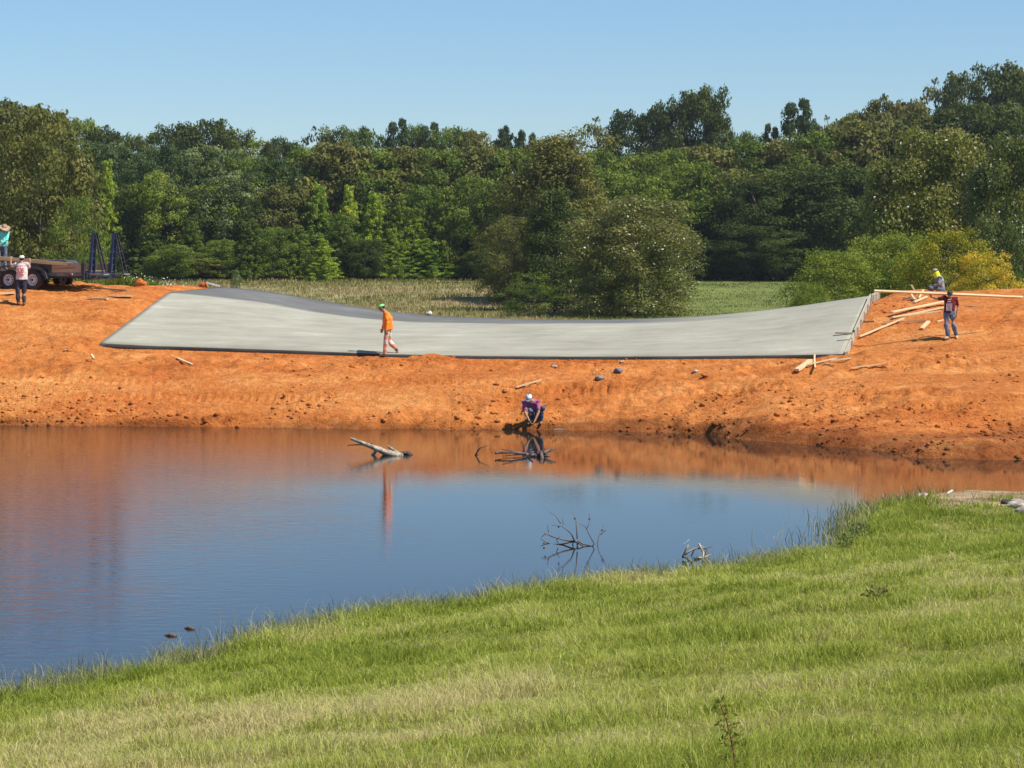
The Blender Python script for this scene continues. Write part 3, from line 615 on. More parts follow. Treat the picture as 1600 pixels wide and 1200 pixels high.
a = bank_hit(1480, 773); board('stick', a + Vector((0, 0, .03)), a + Vector((.12, .05, .09)), .035, .03, simple_mat('bleached_wood', (.75, .72, .68), .7), 'short bleached stick on the bare near shore at the right', 'stick')

# ------------------------------------------------------------------ driftwood and dead branches in the pond
def limb_obj(name, mat, parent, strokes, base, smooth=True):
    """strokes: list of (points in metres relative to base, r0, r1)"""
    bm = mb()
    for pts, r0, r1 in strokes:
        k = len(pts); tube(bm, pts, [r0 + (r1 - r0) * i / (k - 1) for i in range(k)], 6)
    o = fin(name, bm, mat, parent, smooth=smooth)
    if parent is None: o.location = base
    return o
def px_strokes(origin, lst, D, jit=.25, seed=1):
    r = random.Random(seed); out = []
    for pts, r0, r1 in lst:
        j = r.uniform(-jit, jit); P = []
        for i, (px, py) in enumerate(pts):
            P.append(Vector(((px - origin[0]) * D / FPX, j * i / max(1, len(pts) - 1), (origin[1] - py) * D / FPX)))
        out.append((P, r0, r1))
    return out
D = EYE * FPX / (711 - HOR)
o = limb_obj('driftwood_log', M_DRIFT, None, px_strokes((600, 711), [([(548,685),(575,695),(600,705),(628,712)], .035, .10), ([(565,694),(590,700),(612,712)], .03, .09), ([(606,697),(620,706),(629,712)], .03, .05),
    ([(590,700),(585,708),(578,715)], .05, .03), ([(595,704),(604,714)], .05, .04)], D, .5, 3), W(600, 711, D))
tag(o, 'pale split driftwood log sticking out of the pond left of centre', 'log')
bm = mb(); tube(bm, [(-.95, 0, .25), (-.5, .02, .27), (-.3, .02, .3)], [.01, .02, .02], 5); fin('twig', bm, M_DEADTWIG, o)
bm = mb(); tube(bm, [(.35, .1, .02), (.6, .1, .05), (.75, .0, -.03)], [.05, .07, .03], 6); fin('root', bm, M_DEADTWIG, o)
D = EYE * FPX / (711 - HOR)
o = limb_obj('dead_twig', M_DEADTWIG, None, px_strokes((745, 711), [([(741,713),(750,700),(765,694)], .018, .008), ([(744,709),(749,697),(751,693)], .014, .006), ([(745,710),(750,714)], .02, .02)], D), W(745, 711, D))
tag(o, 'small forked dead twig poking from the pond right of the driftwood log', 'branch', 'dead branches in the pond')
D = EYE * FPX / (714 - HOR)
o = limb_obj('dead_branch', M_DEADTWIG, None, px_strokes((830, 714), [([(778,708),(800,707),(822,710),(836,712)], .02, .05), ([(784,702),(805,706),(822,710)], .012, .03), ([(790,712),(815,711)], .01, .02), ([(836,714),(850,708),(868,703)], .06, .03),
    ([(842,712),(855,706),(863,702)], .05, .02), ([(840,710),(856,713),(868,719)], .05, .025), ([(845,706),(847,716)], .05, .05), ([(852,710),(848,702)], .03, .01), ([(775,708),(782,707)], .035, .035)], D, .5, 5), W(830, 714, D))
tag(o, 'dark tangled dead branch in the pond below the crouching worker', 'branch', 'dead branches in the pond')
bm = mb(); tube(bm, [(-.16, 0, -.02), (.05, -.1, .14)], [.035, .02], 6); tube(bm, [(-.12, 0, .10), (-.08, 0, -.03)], [.025, .02], 6); fin('pale_twig', bm, M_DRIFT, o)
D = EYE * FPX / (852 - HOR)
st = [([(896,846),(880,843),(862,837),(853,832),(846,836)], .016, .006), ([(896,846),(880,851),(862,853),(852,850),(845,846)], .018, .005), ([(898,846),(892,832),(878,820),(862,817)], .014, .004), ([(902,842),(901,826),(900,812),(895,802)], .012, .004),
      ([(903,846),(912,850),(925,852),(928,848),(920,833),(914,820),(905,815)], .014, .004), ([(897,846),(905,848),(912,852)], .016, .010), ([(932,860),(936,840),(940,832),(948,820)], .008, .004), ([(938,836),(946,825)], .006, .004), ([(917,826),(922,815),(921,803)], .007, .003),
      ([(880,820),(878,806)], .006, .003), ([(876,818),(868,806),(858,799)], .007, .003), ([(857,832),(855,818)], .006, .003), ([(872,848),(869,842),(874,836)], .008, .004), ([(896,846),(894,860)], .012, .006)]
o = limb_obj('dead_branch', M_DEADTWIG, None, px_strokes((897, 852), st, D, .5, 8), W(897, 852, D))
tag(o, 'spreading leafless dead branch standing in open blue water near the near bank', 'branch', 'dead branches in the pond')
bm = mb()
for px, py in [(852, 834), (873, 823), (898, 809), (902, 850), (850, 848), (921, 811), (941, 828)]:
    q = Vector(((px - 897) * D / FPX, random.uniform(-.1, .1), (852 - py) * D / FPX)); bmesh.ops.create_icosphere(bm, subdivisions=1, radius=.022, matrix=Matrix.Translation(q))
fin('dead_leaves', bm, M_DEADTWIG, o)
D = EYE * FPX / (874 - HOR)
o = limb_obj('dead_branch', M_DRIFT, None, px_strokes((1088, 874), [([(1067,870),(1076,862),(1086,857),(1100,856)], .02, .012), ([(1067,871),(1070,862),(1075,850)], .024, .012), ([(1092,850),(1098,862),(1097,874)], .02, .02), ([(1085,872),(1100,873),(1112,870)], .02, .016),
    ([(1067,868),(1078,874),(1088,880)], .018, .012), ([(1092,851),(1104,858),(1110,868)], .012, .008), ([(1068,850),(1080,846)], .006, .003), ([(1100,858),(1112,850)], .006, .003), ([(1086,856),(1080,870)], .01, .01), ([(1103,860),(1100,874)], .012, .012)], D, .4, 9), W(1088, 874, D))
tag(o, 'curled weathered brown branch looped above the water beside the near bank', 'branch', 'dead branches in the pond')
for (x0, x1, py), lb in [((257, 275, 993), 'dark wet stick afloat near the near bank, lower left of two'), ((288, 303, 982), 'dark wet stick afloat near the near bank, upper right of two')]:
    a, b = WZ(x0, py), WZ(x1, py + 1.5); bm = mb(); tube(bm, [(a - a), (b - a) * .5 + Vector((0, 0, .02)), b - a], [.008, .022, .025], 6); o = fin('floating_stick', bm, M_DEADTWIG); o.location = a; tag(o, lb, 'stick', 'sticks afloat by the near bank')
a = WZ(866, 671, .03); board('stick', a, a + Vector((.28, 0, 0)), .05, .03, M_FORM, 'pale straight stick at the waterline right of the crouching worker', 'stick')

# ------------------------------------------------------------------ cloth, skin, metal
M_SKIN = simple_mat('skin', (.36, .19, .12), .55, var=.08)
M_HAIR = simple_mat('dark_hair', (.02, .015, .012), .7)
M_BLACK = simple_mat('black_paint', (.04, .04, .043), .45, var=.3, scale=3)
M_RUBBER = simple_mat('tyre_rubber', (.055, .045, .04), .85, var=.25, bump=.3, bscale=60)
def cloth(name, col, var=.25): return simple_mat(name, col, .85, var=var, scale=5, bump=.7, bscale=11)
def seg_ell(bm, c, r, rot=None):
    m = Matrix.Translation(c) @ (rot.to_4x4() if rot is not None else Matrix.Identity(4)) @ Matrix.Diagonal((*r, 1))
    bmesh.ops.create_icosphere(bm, subdivisions=3, radius=1, matrix=m)
def caps(bm, pts, rs):
    tube(bm, pts, rs, 14)
    for p, r in zip(pts, rs if hasattr(rs, '__len__') else [rs] * len(pts)): bmesh.ops.create_icosphere(bm, subdivisions=2, radius=r, matrix=Matrix.Translation(Vector(p)))
def loft(bm, secs, side):
    """secs: (centre, half width along side, half depth, axis)"""
    side = Vector(side).normalized(); rings = []
    for i, (c, a, b) in enumerate(secs):
        c = Vector(c); d = Vector(secs[min(i + 1, len(secs) - 1)][0]) - Vector(secs[max(i - 1, 0)][0]); d.normalize()
        s = (side - d * side.dot(d)).normalized(); f = d.cross(s)
        rings.append([bm.verts.new(c + s * math.cos(t) * a + f * math.sin(t) * b) for t in [2 * math.pi * k / 20 for k in range(20)]])
    for p, q in zip(rings, rings[1:]):
        for k in range(20): bm.faces.new((p[k], p[(k + 1) % 20], q[(k + 1) % 20], q[k]))
    bm.faces.new(rings[0][::-1]); bm.faces.new(rings[-1])
def blob(name, bm, mat, parent, voxel=.012, smooth_it=4, disp=0.0, seed=0):
    bmesh.ops.recalc_face_normals(bm, faces=bm.faces)
    me = bpy.data.meshes.new(name + '_src'); bm.to_mesh(me); bm.free()
    t = bpy.data.objects.new('tmp', me); COL.objects.link(t)
    r = t.modifiers.new('r', 'REMESH'); r.mode = 'VOXEL'; r.voxel_size = voxel
    s = t.modifiers.new('s', 'SMOOTH'); s.iterations = smooth_it; s.factor = .5
    dg = bpy.context.evaluated_depsgraph_get(); dg.update()
    m2 = bpy.data.meshes.new_from_object(t.evaluated_get(dg)); bpy.data.objects.remove(t); bpy.data.meshes.remove(me)
    m2.name = name
    if disp:
        co = np.empty(len(m2.vertices) * 3); m2.vertices.foreach_get('co', co); co = co.reshape(-1, 3); no = np.empty(len(co) * 3); m2.vertices.foreach_get('normal', no); no = no.reshape(-1, 3)
        dd = fbm(co[:, 0] * 1.5 + co[:, 1] * .8, co[:, 2] + co[:, 1] * .4, .14, 3, 500 + seed) * disp * 2
        m2.vertices.foreach_set('co', (co + no * dd[:, None]).ravel())
    m2.materials.clear(); m2.materials.append(mat)
    return link(name, m2, None, parent, smooth=True)
def hand(bm, wrist, d, palm_n, grip=.5):
    """wrist point, direction of the hand, palm normal, curl 0..1"""
    wrist = Vector(wrist); d = Vector(d).normalized(); n = Vector(palm_n); n = (n - d * n.dot(d)).normalized(); s = d.cross(n)
    loft(bm, [(wrist, .026, .018), (wrist + d * .04, .038, .017), (wrist + d * .085, .040, .014)], s)
    for k, (o, L) in enumerate(((-.030, .062), (-.010, .075), (.010, .080), (.030, .070))):
        b = wrist + d * .082 + s * o; a1 = grip * .9; a2 = grip * 2.0
        p1 = b + (d * math.cos(a1 * .6) + n * math.sin(a1 * .6)) * L * .45; p2 = p1 + (d * math.cos(a2 * .7) + n * math.sin(a2 * .7)) * L * .33; p3 = p2 + (d * math.cos(a2) + n * math.sin(a2)) * L * .25
        caps(bm, [b, p1, p2, p3], [.0095, .009, .0085, .0075])
    b = wrist + d * .025 + s * .035; caps(bm, [b, b + s * .025 + d * .03 + n * .01, b + s * .03 + d * .06 + n * .025], [.012, .010, .009])
def person(label, loc, J, C, face, side, scale=1.0):
    """J: joint positions; C: clothes; face: look direction; side: direction from left to right shoulder"""
    root = empty('person', loc, label, 'person'); root.scale = (scale,) * 3
    V = lambda k: Vector(J[k]); face = Vector(face).normalized(); side = Vector(side).normalized()
    pel, nk, hd = V('pelvis'), V('neck'), V('head'); ch_ = V('chest'); up = (hd - nk).normalized()
    hs = face.cross(Vector((0, 0, 1))); hs = hs.normalized() if hs.length > .1 else side; hup = hs.cross(face).normalized()
    HR = Matrix((hs, face, hup)).transposed()
    bm = mb()
    loft(bm, [(pel - (ch_ - pel).normalized() * .08, .13, .10), (pel, .165, .115), (pel.lerp(ch_, .45), .135, .10), (ch_, .165, .115), (ch_.lerp(nk, .6), .17, .10), (nk - (nk - ch_).normalized() * .03, .09, .07), (nk + up * .02, .055, .055)], side)
    caps(bm, [nk - up * .04, hd - hup * .05], [.058, .055])
    seg_ell(bm, hd + hup * .02, (.076, .094, .105), HR); seg_ell(bm, hd - hup * .055 + face * .03, (.056, .062, .055), HR)
    seg_ell(bm, hd + face * .098 - hup * .02, (.013, .018, .024), HR); seg_ell(bm, hd + face * .088 - hup * .055, (.026, .012, .008), HR); seg_ell(bm, hd + face * .080 + hup * .022, (.05, .014, .009), HR)
    for s_ in (-1, 1): seg_ell(bm, hd + hs * s_ * .078 - hup * .005 - face * .005, (.011, .020, .032), HR)
    for q in 'LR':
        sh, el, wr = V('sh' + q), V('el' + q), V('wr' + q)
        caps(bm, [nk.lerp(sh, .5) - Vector((0, 0, .02)), sh, sh.lerp(el, .4), el, el.lerp(wr, .3), wr], [.055, .056, .048, .038, .040, .026])
        hdir = Vector(J.get('hd' + q, tuple(wr - el))); hand(bm, wr, hdir, J.get('pn' + q, (0, 0, -1)), J.get('grip', .5))
        hp, kn, an = V('hp' + q), V('kn' + q), V('an' + q)
        caps(bm, [hp, hp.lerp(kn, .3), kn, kn.lerp(an, .3), an], [.092, .084, .056, .058, .036])
        toe = Vector(J.get('toe' + q, tuple(an + Vector((face.x, face.y, 0)).normalized() * .17 - Vector((0, 0, .05))))); caps(bm, [an - Vector((0, 0, .02)), toe], [.04, .034])
    blob('body', bm, M_SKIN, root, .0075, 2)
    for s_ in (-1, 1):
        bm = mb(); bmesh.ops.create_icosphere(bm, subdivisions=2, radius=.011, matrix=Matrix.Translation(hd + hs * s_ * .03 + face * .088 + hup * .003)); fin('eye', bm, M_HAIR, root)
    bm = mb(); seg_ell(bm, hd + hup * .035 - face * .018, (.084, .092, .098), HR)
    geo = [v for v in bm.verts if (v.co - hd).dot(face) > .035 and (v.co - hd).dot(hup) < .075 or (v.co - hd).dot(hup) < -.06]; bmesh.ops.delete(bm, geom=geo, context='VERTS')
    fin('hair', bm, M_HAIR, root)
    # shirt
    bm = mb(); g = C.get('bulk', 1.0)
    wa = pel.lerp(ch_, -.12 if not C.get('tuck') else .1)
    loft(bm, [(wa, .185 * g, .135 * g), (pel.lerp(ch_, .2), .18 * g, .135 * g), (pel.lerp(ch_, .6), .175 * g, .135 * g), (ch_, .19 * g, .14 * g), (ch_.lerp(nk, .6), .19, .12), (nk - (nk - ch_).normalized() * .03, .10, .085)], side)
    for q in 'LR':
        sh, el, wr = V('sh' + q), V('el' + q), V('wr' + q)
        pts = [nk.lerp(sh, .5) - Vector((0, 0, .03)), sh, sh.lerp(el, .7)]; rr = [.075, .075, .066]
        if C['sleeve'] == 'long': pts += [el, el.lerp(wr, .9)]; rr = [.075, .075, .06, .055, .042]
        caps(bm, pts, rr)
    blob('shirt', bm, C['shirt'], root, .013, 3, .016, len(label))
    bm = mb()
    loft(bm, [(pel.lerp(ch_, -.3), .17, .125), (pel, .182, .132), (pel.lerp(ch_, .16), .165, .12)], side)
    for q in 'LR':
        hp, kn, an = V('hp' + q), V('kn' + q), V('an' + q); caps(bm, [hp, hp.lerp(kn, .35), kn, kn.lerp(an, .5), an + (kn - an) * .08], [.108, .10, .078, .072, .062])
    blob('trousers', bm, C['trousers'], root, .013, 3, .014, len(label) + 3)
    for q in 'LR':
        kn, an = V('kn' + q), V('an' + q); f2 = Vector((face.x, face.y, 0)).normalized(); toe = Vector(J.get('toe' + q, tuple(an + f2 * .17 - Vector((0, 0, .05))))); bm = mb()
        hl = an - (toe - an).normalized() * .05 - Vector((0, 0, .035)) if 'toe' + q not in J else an - (toe - an).normalized() * .02 + (an - kn).normalized() * .04
        caps(bm, [an + (kn - an).normalized() * .08, an, hl], [.056, .056, .042]); caps(bm, [hl, an.lerp(toe, .5), toe], [.042, .048, .038])
        blob('boot', bm, C['boot'], root, .012, 3)
    # headwear
    h = C['hat']; top = hd + hup * .05
    if h[0] in ('cap', 'backcap'):
        bm = mb(); seg_ell(bm, top - face * .005, (.094, .108, .082), HR)
        bmesh.ops.delete(bm, geom=[v for v in bm.verts if (v.co - hd).dot(hup) < .035], context='VERTS')
        bd = face if h[0] == 'cap' else -face
        cp_ = fin('cap', bm, h[1], root)
        bm = mb(); n_ = 12; c0 = hd + hup * .045 + bd * .06
        r1 = [bm.verts.new(c0 + hs * math.cos(t) * .085 + bd * math.sin(t) * .035 + hup * .004) for t in np.linspace(0, math.pi, n_)]
        r2 = [bm.verts.new(c0 + hs * math.cos(t) * .082 + bd * (math.sin(t) * .085 + .03) - hup * (.018 * math.sin(t))) for t in np.linspace(0, math.pi, n_)]
        for i in range(n_ - 1): bm.faces.new((r1[i], r1[i + 1], r2[i + 1], r2[i]))
        bmesh.ops.solidify(bm, geom=bm.faces[:], thickness=.006); fin('brim', bm, h[2] if len(h) > 2 else h[1], cp_)
    else:
        bm = mb(); prof = [(.0, .135), (.05, .13), (.085, .10), (.095, .04), (.10, .03), (.17, .022), (.235, h[2])]
        rings = []
        for r_, z_ in prof: rings.append([bm.verts.new(hd + HR @ Vector((math.cos(t) * max(r_, .002), math.sin(t) * max(r_, .002) * 1.08, z_ + .015 + .02 * math.cos(2 * t) * r_ / .235))) for t in [2 * math.pi * k / 22 for k in range(22)]])
        for p_, q_ in zip(rings, rings[1:]):
            for k in range(22): bm.faces.new((p_[k], p_[(k + 1) % 22], q_[(k + 1) % 22], q_[k]))
        bmesh.ops.solidify(bm, geom=bm.faces[:], thickness=.006); fin('straw_hat' if h[0] == 'straw' else 'hat', bm, h[1], root, smooth=True)
    return root
BOOT = cloth('work_boot', (.16, .10, .06)); TAN = cloth('tan_boot', (.45, .34, .2))

# orange walker -----------------------------------------------------
p = hit(603, 558.5); D = p.y
band = bpy.data.materials.new('banded_trousers'); t_, b_ = nodes_of(band)
tc = N(t_, 'ShaderNodeTexCoord'); sp_ = N(t_, 'ShaderNodeSeparateXYZ'); t_.links.new(tc.outputs['Object'], sp_.inputs[0])
mr = N(t_, 'ShaderNodeMapRange'); mr.inputs['From Min'].default_value = 0; mr.inputs['From Max'].default_value = 1; t_.links.new(sp_.outputs['Z'], mr.inputs['Value'])
c_ = ramp(t_, mr.outputs[0], [(0, (.50, .38, .26)), (.14, (.62, .24, .14)), (.22, (.55, .42, .3)), (.28, (.66, .22, .13)), (.40, (.66, .53, .42)), (.54, (.68, .24, .15)), (.62, (.55, .46, .34))])
t_.nodes[c_.node.name].color_ramp.interpolation = 'CONSTANT'; t_.links.new(c_, b_.inputs['Base Color']); b_.inputs['Roughness'].default_value = .85
person('worker in bright orange shirt and green cap walking left along the slab edge', p, dict(
    pelvis=(.06, 0, .92), chest=(.05, 0, 1.24), neck=(-.03, 0, 1.46), head=(-.13, 0, 1.575),
    shL=(.02, -.19, 1.40), elL=(.04, -.23, 1.10), wrL=(.02, -.22, .86), shR=(-.02, .19, 1.40), elR=(-.06, .22, 1.12), wrR=(-.12, .2, .9),
    hpL=(.05, -.09, .90), knL=(.00, -.10, .48), anL=(-.03, -.1, .09), hpR=(.07, .09, .90), knR=(.10, .10, .50), anR=(.34, .1, .22), toeR=(.38, .1, .045), toeL=(-.2, -.1, .04),
    pnL=(0, 1, 0), pnR=(0, -1, 0), grip=.6), dict(shirt=cloth('orange_cloth', (.95, .235, .02), .05), trousers=band, boot=BOOT, sleeve='long', bulk=1.22, hat=('cap', cloth('lime_cap', (.22, .75, .22)), cloth('dark_brim', (.05, .07, .04)))), (-.92, 0, -.38), (0, 1, 0))
# crouching worker ----------------------------------------------------
p = hit(831, 665.5); p.z = max(p.z, .06)
person('worker in purple shirt and white cap crouching at the water edge', p, dict(
    pelvis=(.12, .32, .28), chest=(.03, .06, .58), neck=(-.04, -.12, .74), head=(-.09, -.24, .80),
    shL=(-.23, -.06, .66), elL=(-.20, -.22, .38), wrL=(-.08, -.34, .15), shR=(.17, -.06, .68), elR=(.20, -.22, .40), wrR=(.08, -.36, .14),
    hpL=(.02, .28, .27), knL=(-.05, -.16, .44), anL=(-.10, .08, .09), hpR=(.22, .28, .27), knR=(.33, -.08, .50), anR=(.26, .12, .09), toeL=(-.10, -.14, .04), toeR=(.26, -.1, .04),
    pnL=(1, 0, 0), pnR=(-1, 0, 0), grip=.7), dict(shirt=cloth('purple_cloth', (.36, .10, .20)), trousers=cloth('blue_jeans', (.10, .14, .22), .3), boot=BOOT, sleeve='short', hat=('cap', cloth('white_cap', (.7, .72, .72)), cloth('grey_brim', (.45, .47, .5)))), (-.1, -.75, -.65), (1, 0, .05))
# maroon worker ------------------------------------------------------
p = hit(1484, 531); K = FPX / 81.0
bz = W(1484, 459.5, MD).z - p.z; print('maroon', p, bz)
jeans = cloth('faded_jeans', (.13, .18, .27), .4)
mar = person('worker in maroon shirt and dark cap carrying a long board on the shoulder', p, dict(
    pelvis=(-.02, 0, .88), chest=(.02, 0, 1.16), neck=(.0, -.01, bz - .13), head=(-.01, -.10, bz - .01),
    shL=(-.17, -.02, 1.33), elL=(-.40, .0, 1.30), wrL=(-.56, .10, bz - .10), hdL=(-.15, .0, .6), pnL=(0, .5, .8), shR=(.19, 0, 1.31), elR=(.27, .02, 1.04), wrR=(.22, -.06, .82),
    hpL=(-.11, 0, .86), knL=(-.12, -.05, .47), anL=(-.05, .0, .09), hpR=(.09, 0, .86), knR=(.10, -.06, .48), anR=(.24, .14, .12), toeL=(-.17, -.12, .04), toeR=(.22, .0, .05),
    pnR=(-1, 0, 0), grip=.7), dict(shirt=cloth('maroon_cloth', (.11, .010, .018)), trousers=jeans, boot=TAN, sleeve='short', hat=('cap', cloth('charcoal_cap', (.05, .05, .05)))), (-.25, -.9, -.35), (1, 0, 0))
# faded print on the shirt front: rows of strokes and a dark patch
M_PRINT = cloth('print_ink', (.5, .47, .5)); bm = mb()
for i in range(5):
    x0 = -.135 + i * .040; bar(bm, (x0, -.168, .92), (x0 + .012, -.168, 1.16), .006, .018, Vector((1, 0, 0)))
box(bm, (-.05, -.168, 1.275), (.10, .006, .035)); box(bm, (-.045, -.168, 1.21), (.12, .006, .022))
fin('shirt_print', bm, M_PRINT, mar)
# seated worker on the crest ------------------------------------------
q = W(1465, 460, 92.2); q.z = ch(q.x, q.y)
zt = W(1465, 419, 92.2).z - q.z
o = person('worker in grey long sleeves with a yellow neck cover crouched on the far crest', q, dict(
    pelvis=(.14, 0, zt - .76), chest=(.10, 0, zt - .48), neck=(.0, 0, zt - .27), head=(-.09, 0, zt - .14),
    shL=(.08, -.19, zt - .34), elL=(.0, -.22, zt - .58), wrL=(-.24, -.12, zt - .68), shR=(.04, .19, zt - .34), elR=(-.04, .22, zt - .58), wrR=(-.26, .1, zt - .70),
    hpL=(.12, -.1, zt - .78), knL=(-.30, -.14, zt - .72), anL=(-.12, -.12, .09), hpR=(.12, .1, zt - .78), knR=(-.30, .14, zt - .74), anR=(-.10, .12, .09), toeL=(-.3, -.12, .04), toeR=(-.28, .12, .04),
    grip=.5), dict(shirt=cloth('grey_cloth', (.25, .25, .26)), trousers=cloth('grey_trousers', (.10, .12, .15)), boot=BOOT, sleeve='long', hat=('cap', cloth('khaki_cap', (.32, .30, .2)))), (-.95, -.1, -.28), (0, 1, 0))
bm = mb(); hx = Vector((-.05, 0, zt - .19)); loft(bm, [(hx + Vector((.05, 0, -.14)), .13, .12), (hx + Vector((0, 0, -.03)), .10, .125), (hx + Vector((-.03, 0, .055)), .095, .115)], (0, 1, 0))
blob('neck_cover', bm, cloth('yellow_cloth', (.72, .80, .03)), o, .012, 3, .008)
# left worker with his back to us --------------------------------------
p = hit(33, 477.5)
o = person('worker seen from behind in pinkish white shirt reaching up to planks beside the trailer', p, dict(
    pelvis=(.02, 0, .92), chest=(.02, .0, 1.24), neck=(.0, .02, 1.48), head=(.01, .07, 1.60),
    shL=(.19, .02, 1.42), elL=(.24, .16, 1.28), wrL=(.26, .22, 1.50), shR=(-.18, .02, 1.42), elR=(-.36, .12, 1.34), wrR=(-.40, .20, 1.56),
    hpL=(.11, 0, .90), knL=(.09, .02, .48), anL=(.10, 0, .09), hpR=(-.09, 0, .90), knR=(-.12, -.02, .48), anR=(-.08, -.03, .09),
    hdL=(-.1, .2, .6), hdR=(.1, .2, .6), pnL=(0, 1, 0), pnR=(0, 1, 0), grip=.5), dict(shirt=cloth('white_cloth', (.62, .52, .50)), trousers=cloth('navy_trousers', (.030, .035, .055)), boot=BOOT, sleeve='short', bulk=1.12, hat=('backcap', cloth('white_hat', (.68, .62, .62)))), (-.15, .98, 0), (-1, 0, 0))
bm = mb()
for i, (w_, z_) in enumerate(((.10, 1.36), (.22, 1.27), (.24, 1.20), (.20, 1.13), (.22, 1.06))):
    for s_ in range(3): box(bm, (.02 + (s_ - 1) * w_ / 3, -.158, z_), (w_ / 3.6, .006, .035))
box(bm, (.02, -.154, 1.21), (.02, .006, .33)); fin('back_print', bm, cloth('red_print', (.60, .18, .14)), o)

# ------------------------------------------------------------------ utility trailer
rw = WZ(52.7, 453, 0); tz = clay_h(np.array([W(52.7, 453, 91).x]), np.array([91.0]))[0]
TY = 91.3; ppm = FPX / TY
tr = empty('utility_trailer', W(52.7, 453.5, TY), 'black tandem axle utility trailer with wooden side boards and raised ramps', 'trailer', rz=rad(-20))
tr.location.z = max(tr.location.z, 3.75)
M_RIM = simple_mat('white_rim', (.72, .72, .70), .5, var=.1); M_NAVY = simple_mat('navy_steel', (.035, .05, .10), .45, var=.3, scale=4)
M_RED = simple_mat('red_lens', (.35, .02, .02), .3); M_FEND = simple_mat('grey_fender', (.17, .17, .175), .55, var=.3, scale=3)
M_DECK = wood_mat('deck_wood', (.20, .13, .07), (.36, .25, .14)); M_SIDE = wood_mat('side_wood', (.34, .22, .12), (.58, .42, .26))
RT = .37
def wheel(x, y, s):
    w = bpy.data.objects.new('wheel', None); COL.objects.link(w); w.parent = tr; w.location = (x, y, RT); w.empty_display_size = .2
    bm = mb(); prof = [(.20, -.07), (.23, -.105), (.33, -.11), (.365, -.085), (.37, 0), (.365, .085), (.33, .11), (.23, .105), (.20, .07)]; n_ = 36
    R_ = [[bm.verts.new((math.cos(a) * r, t, math.sin(a) * r)) for a in [2 * math.pi * k / n_ for k in range(n_)]] for r, t in prof]
    for i in range(len(prof)):
        a, b = R_[i], R_[(i + 1) % len(prof)]
        for k in range(n_): bm.faces.new((a[k], a[(k + 1) % n_], b[(k + 1) % n_], b[k]))
    fin('tyre', bm, M_RUBBER, w, smooth=True)
    bm = mb(); prof = [(.205, .10), (.215, .085), (.20, .075), (.175, .02), (.155, .0), (.09, .045), (.05, .045), (.045, .09), (.001, .09)]
    R_ = [[bm.verts.new((math.cos(a) * r, -s * t * -1 * -1, math.sin(a) * r)) for a in [2 * math.pi * k / n_ for k in range(n_)]] for r, t in prof]
    for a, b in zip(R_, R_[1:]):
        for k in range(n_): bm.faces.new((a[k], a[(k + 1) % n_], b[(k + 1) % n_], b[k]))
    rim = fin('rim', bm, M_RIM, w, smooth=True)
    bm = mb()
    for k in range(8):
        a = 2 * math.pi * k / 8; bmesh.ops.create_cone(bm, segments=8, radius1=.021, radius2=.021, depth=.012, cap_ends=True, matrix=Matrix.Translation((math.cos(a) * .125, -s * .035, math.sin(a) * .125)) @ Matrix.Rotation(rad(90), 4, 'X'))
    bmesh.ops.create_cone(bm, segments=12, radius1=.048, radius2=.04, depth=.10, cap_ends=True, matrix=Matrix.Translation((0, -s * .08, 0)) @ Matrix.Rotation(rad(90), 4, 'X'))
    fin('hub', bm, M_BLACK, rim)
TWD = 2.05
for yy, s in ((0.0, 1), (TWD, -1)):
    for xx in (0.0, -.98): wheel(xx, yy, s)
XE = 2.02; XF = -5.0; ZD = .66
bm = mb()
for yy in (.18, TWD - .18): box(bm, ((XE + XF) / 2, yy, ZD - .12), (XE - XF, .07, .22))
for xx in np.arange(XF, XE + .01, .6): box(bm, (xx, TWD / 2, ZD - .10), (.07, TWD - .44, .10))
box(bm, (XE + .05, TWD / 2, ZD - .12), (.09, TWD - .1, .2))
fin('frame', bm, M_BLACK, tr, bevel=.006)
bm = mb()
for i in range(8): box(bm, ((XE + XF) / 2, .34 + i * .197, ZD + .03), (XE - XF - .05, .188, .04))
fin('deck', bm, M_DECK, tr)
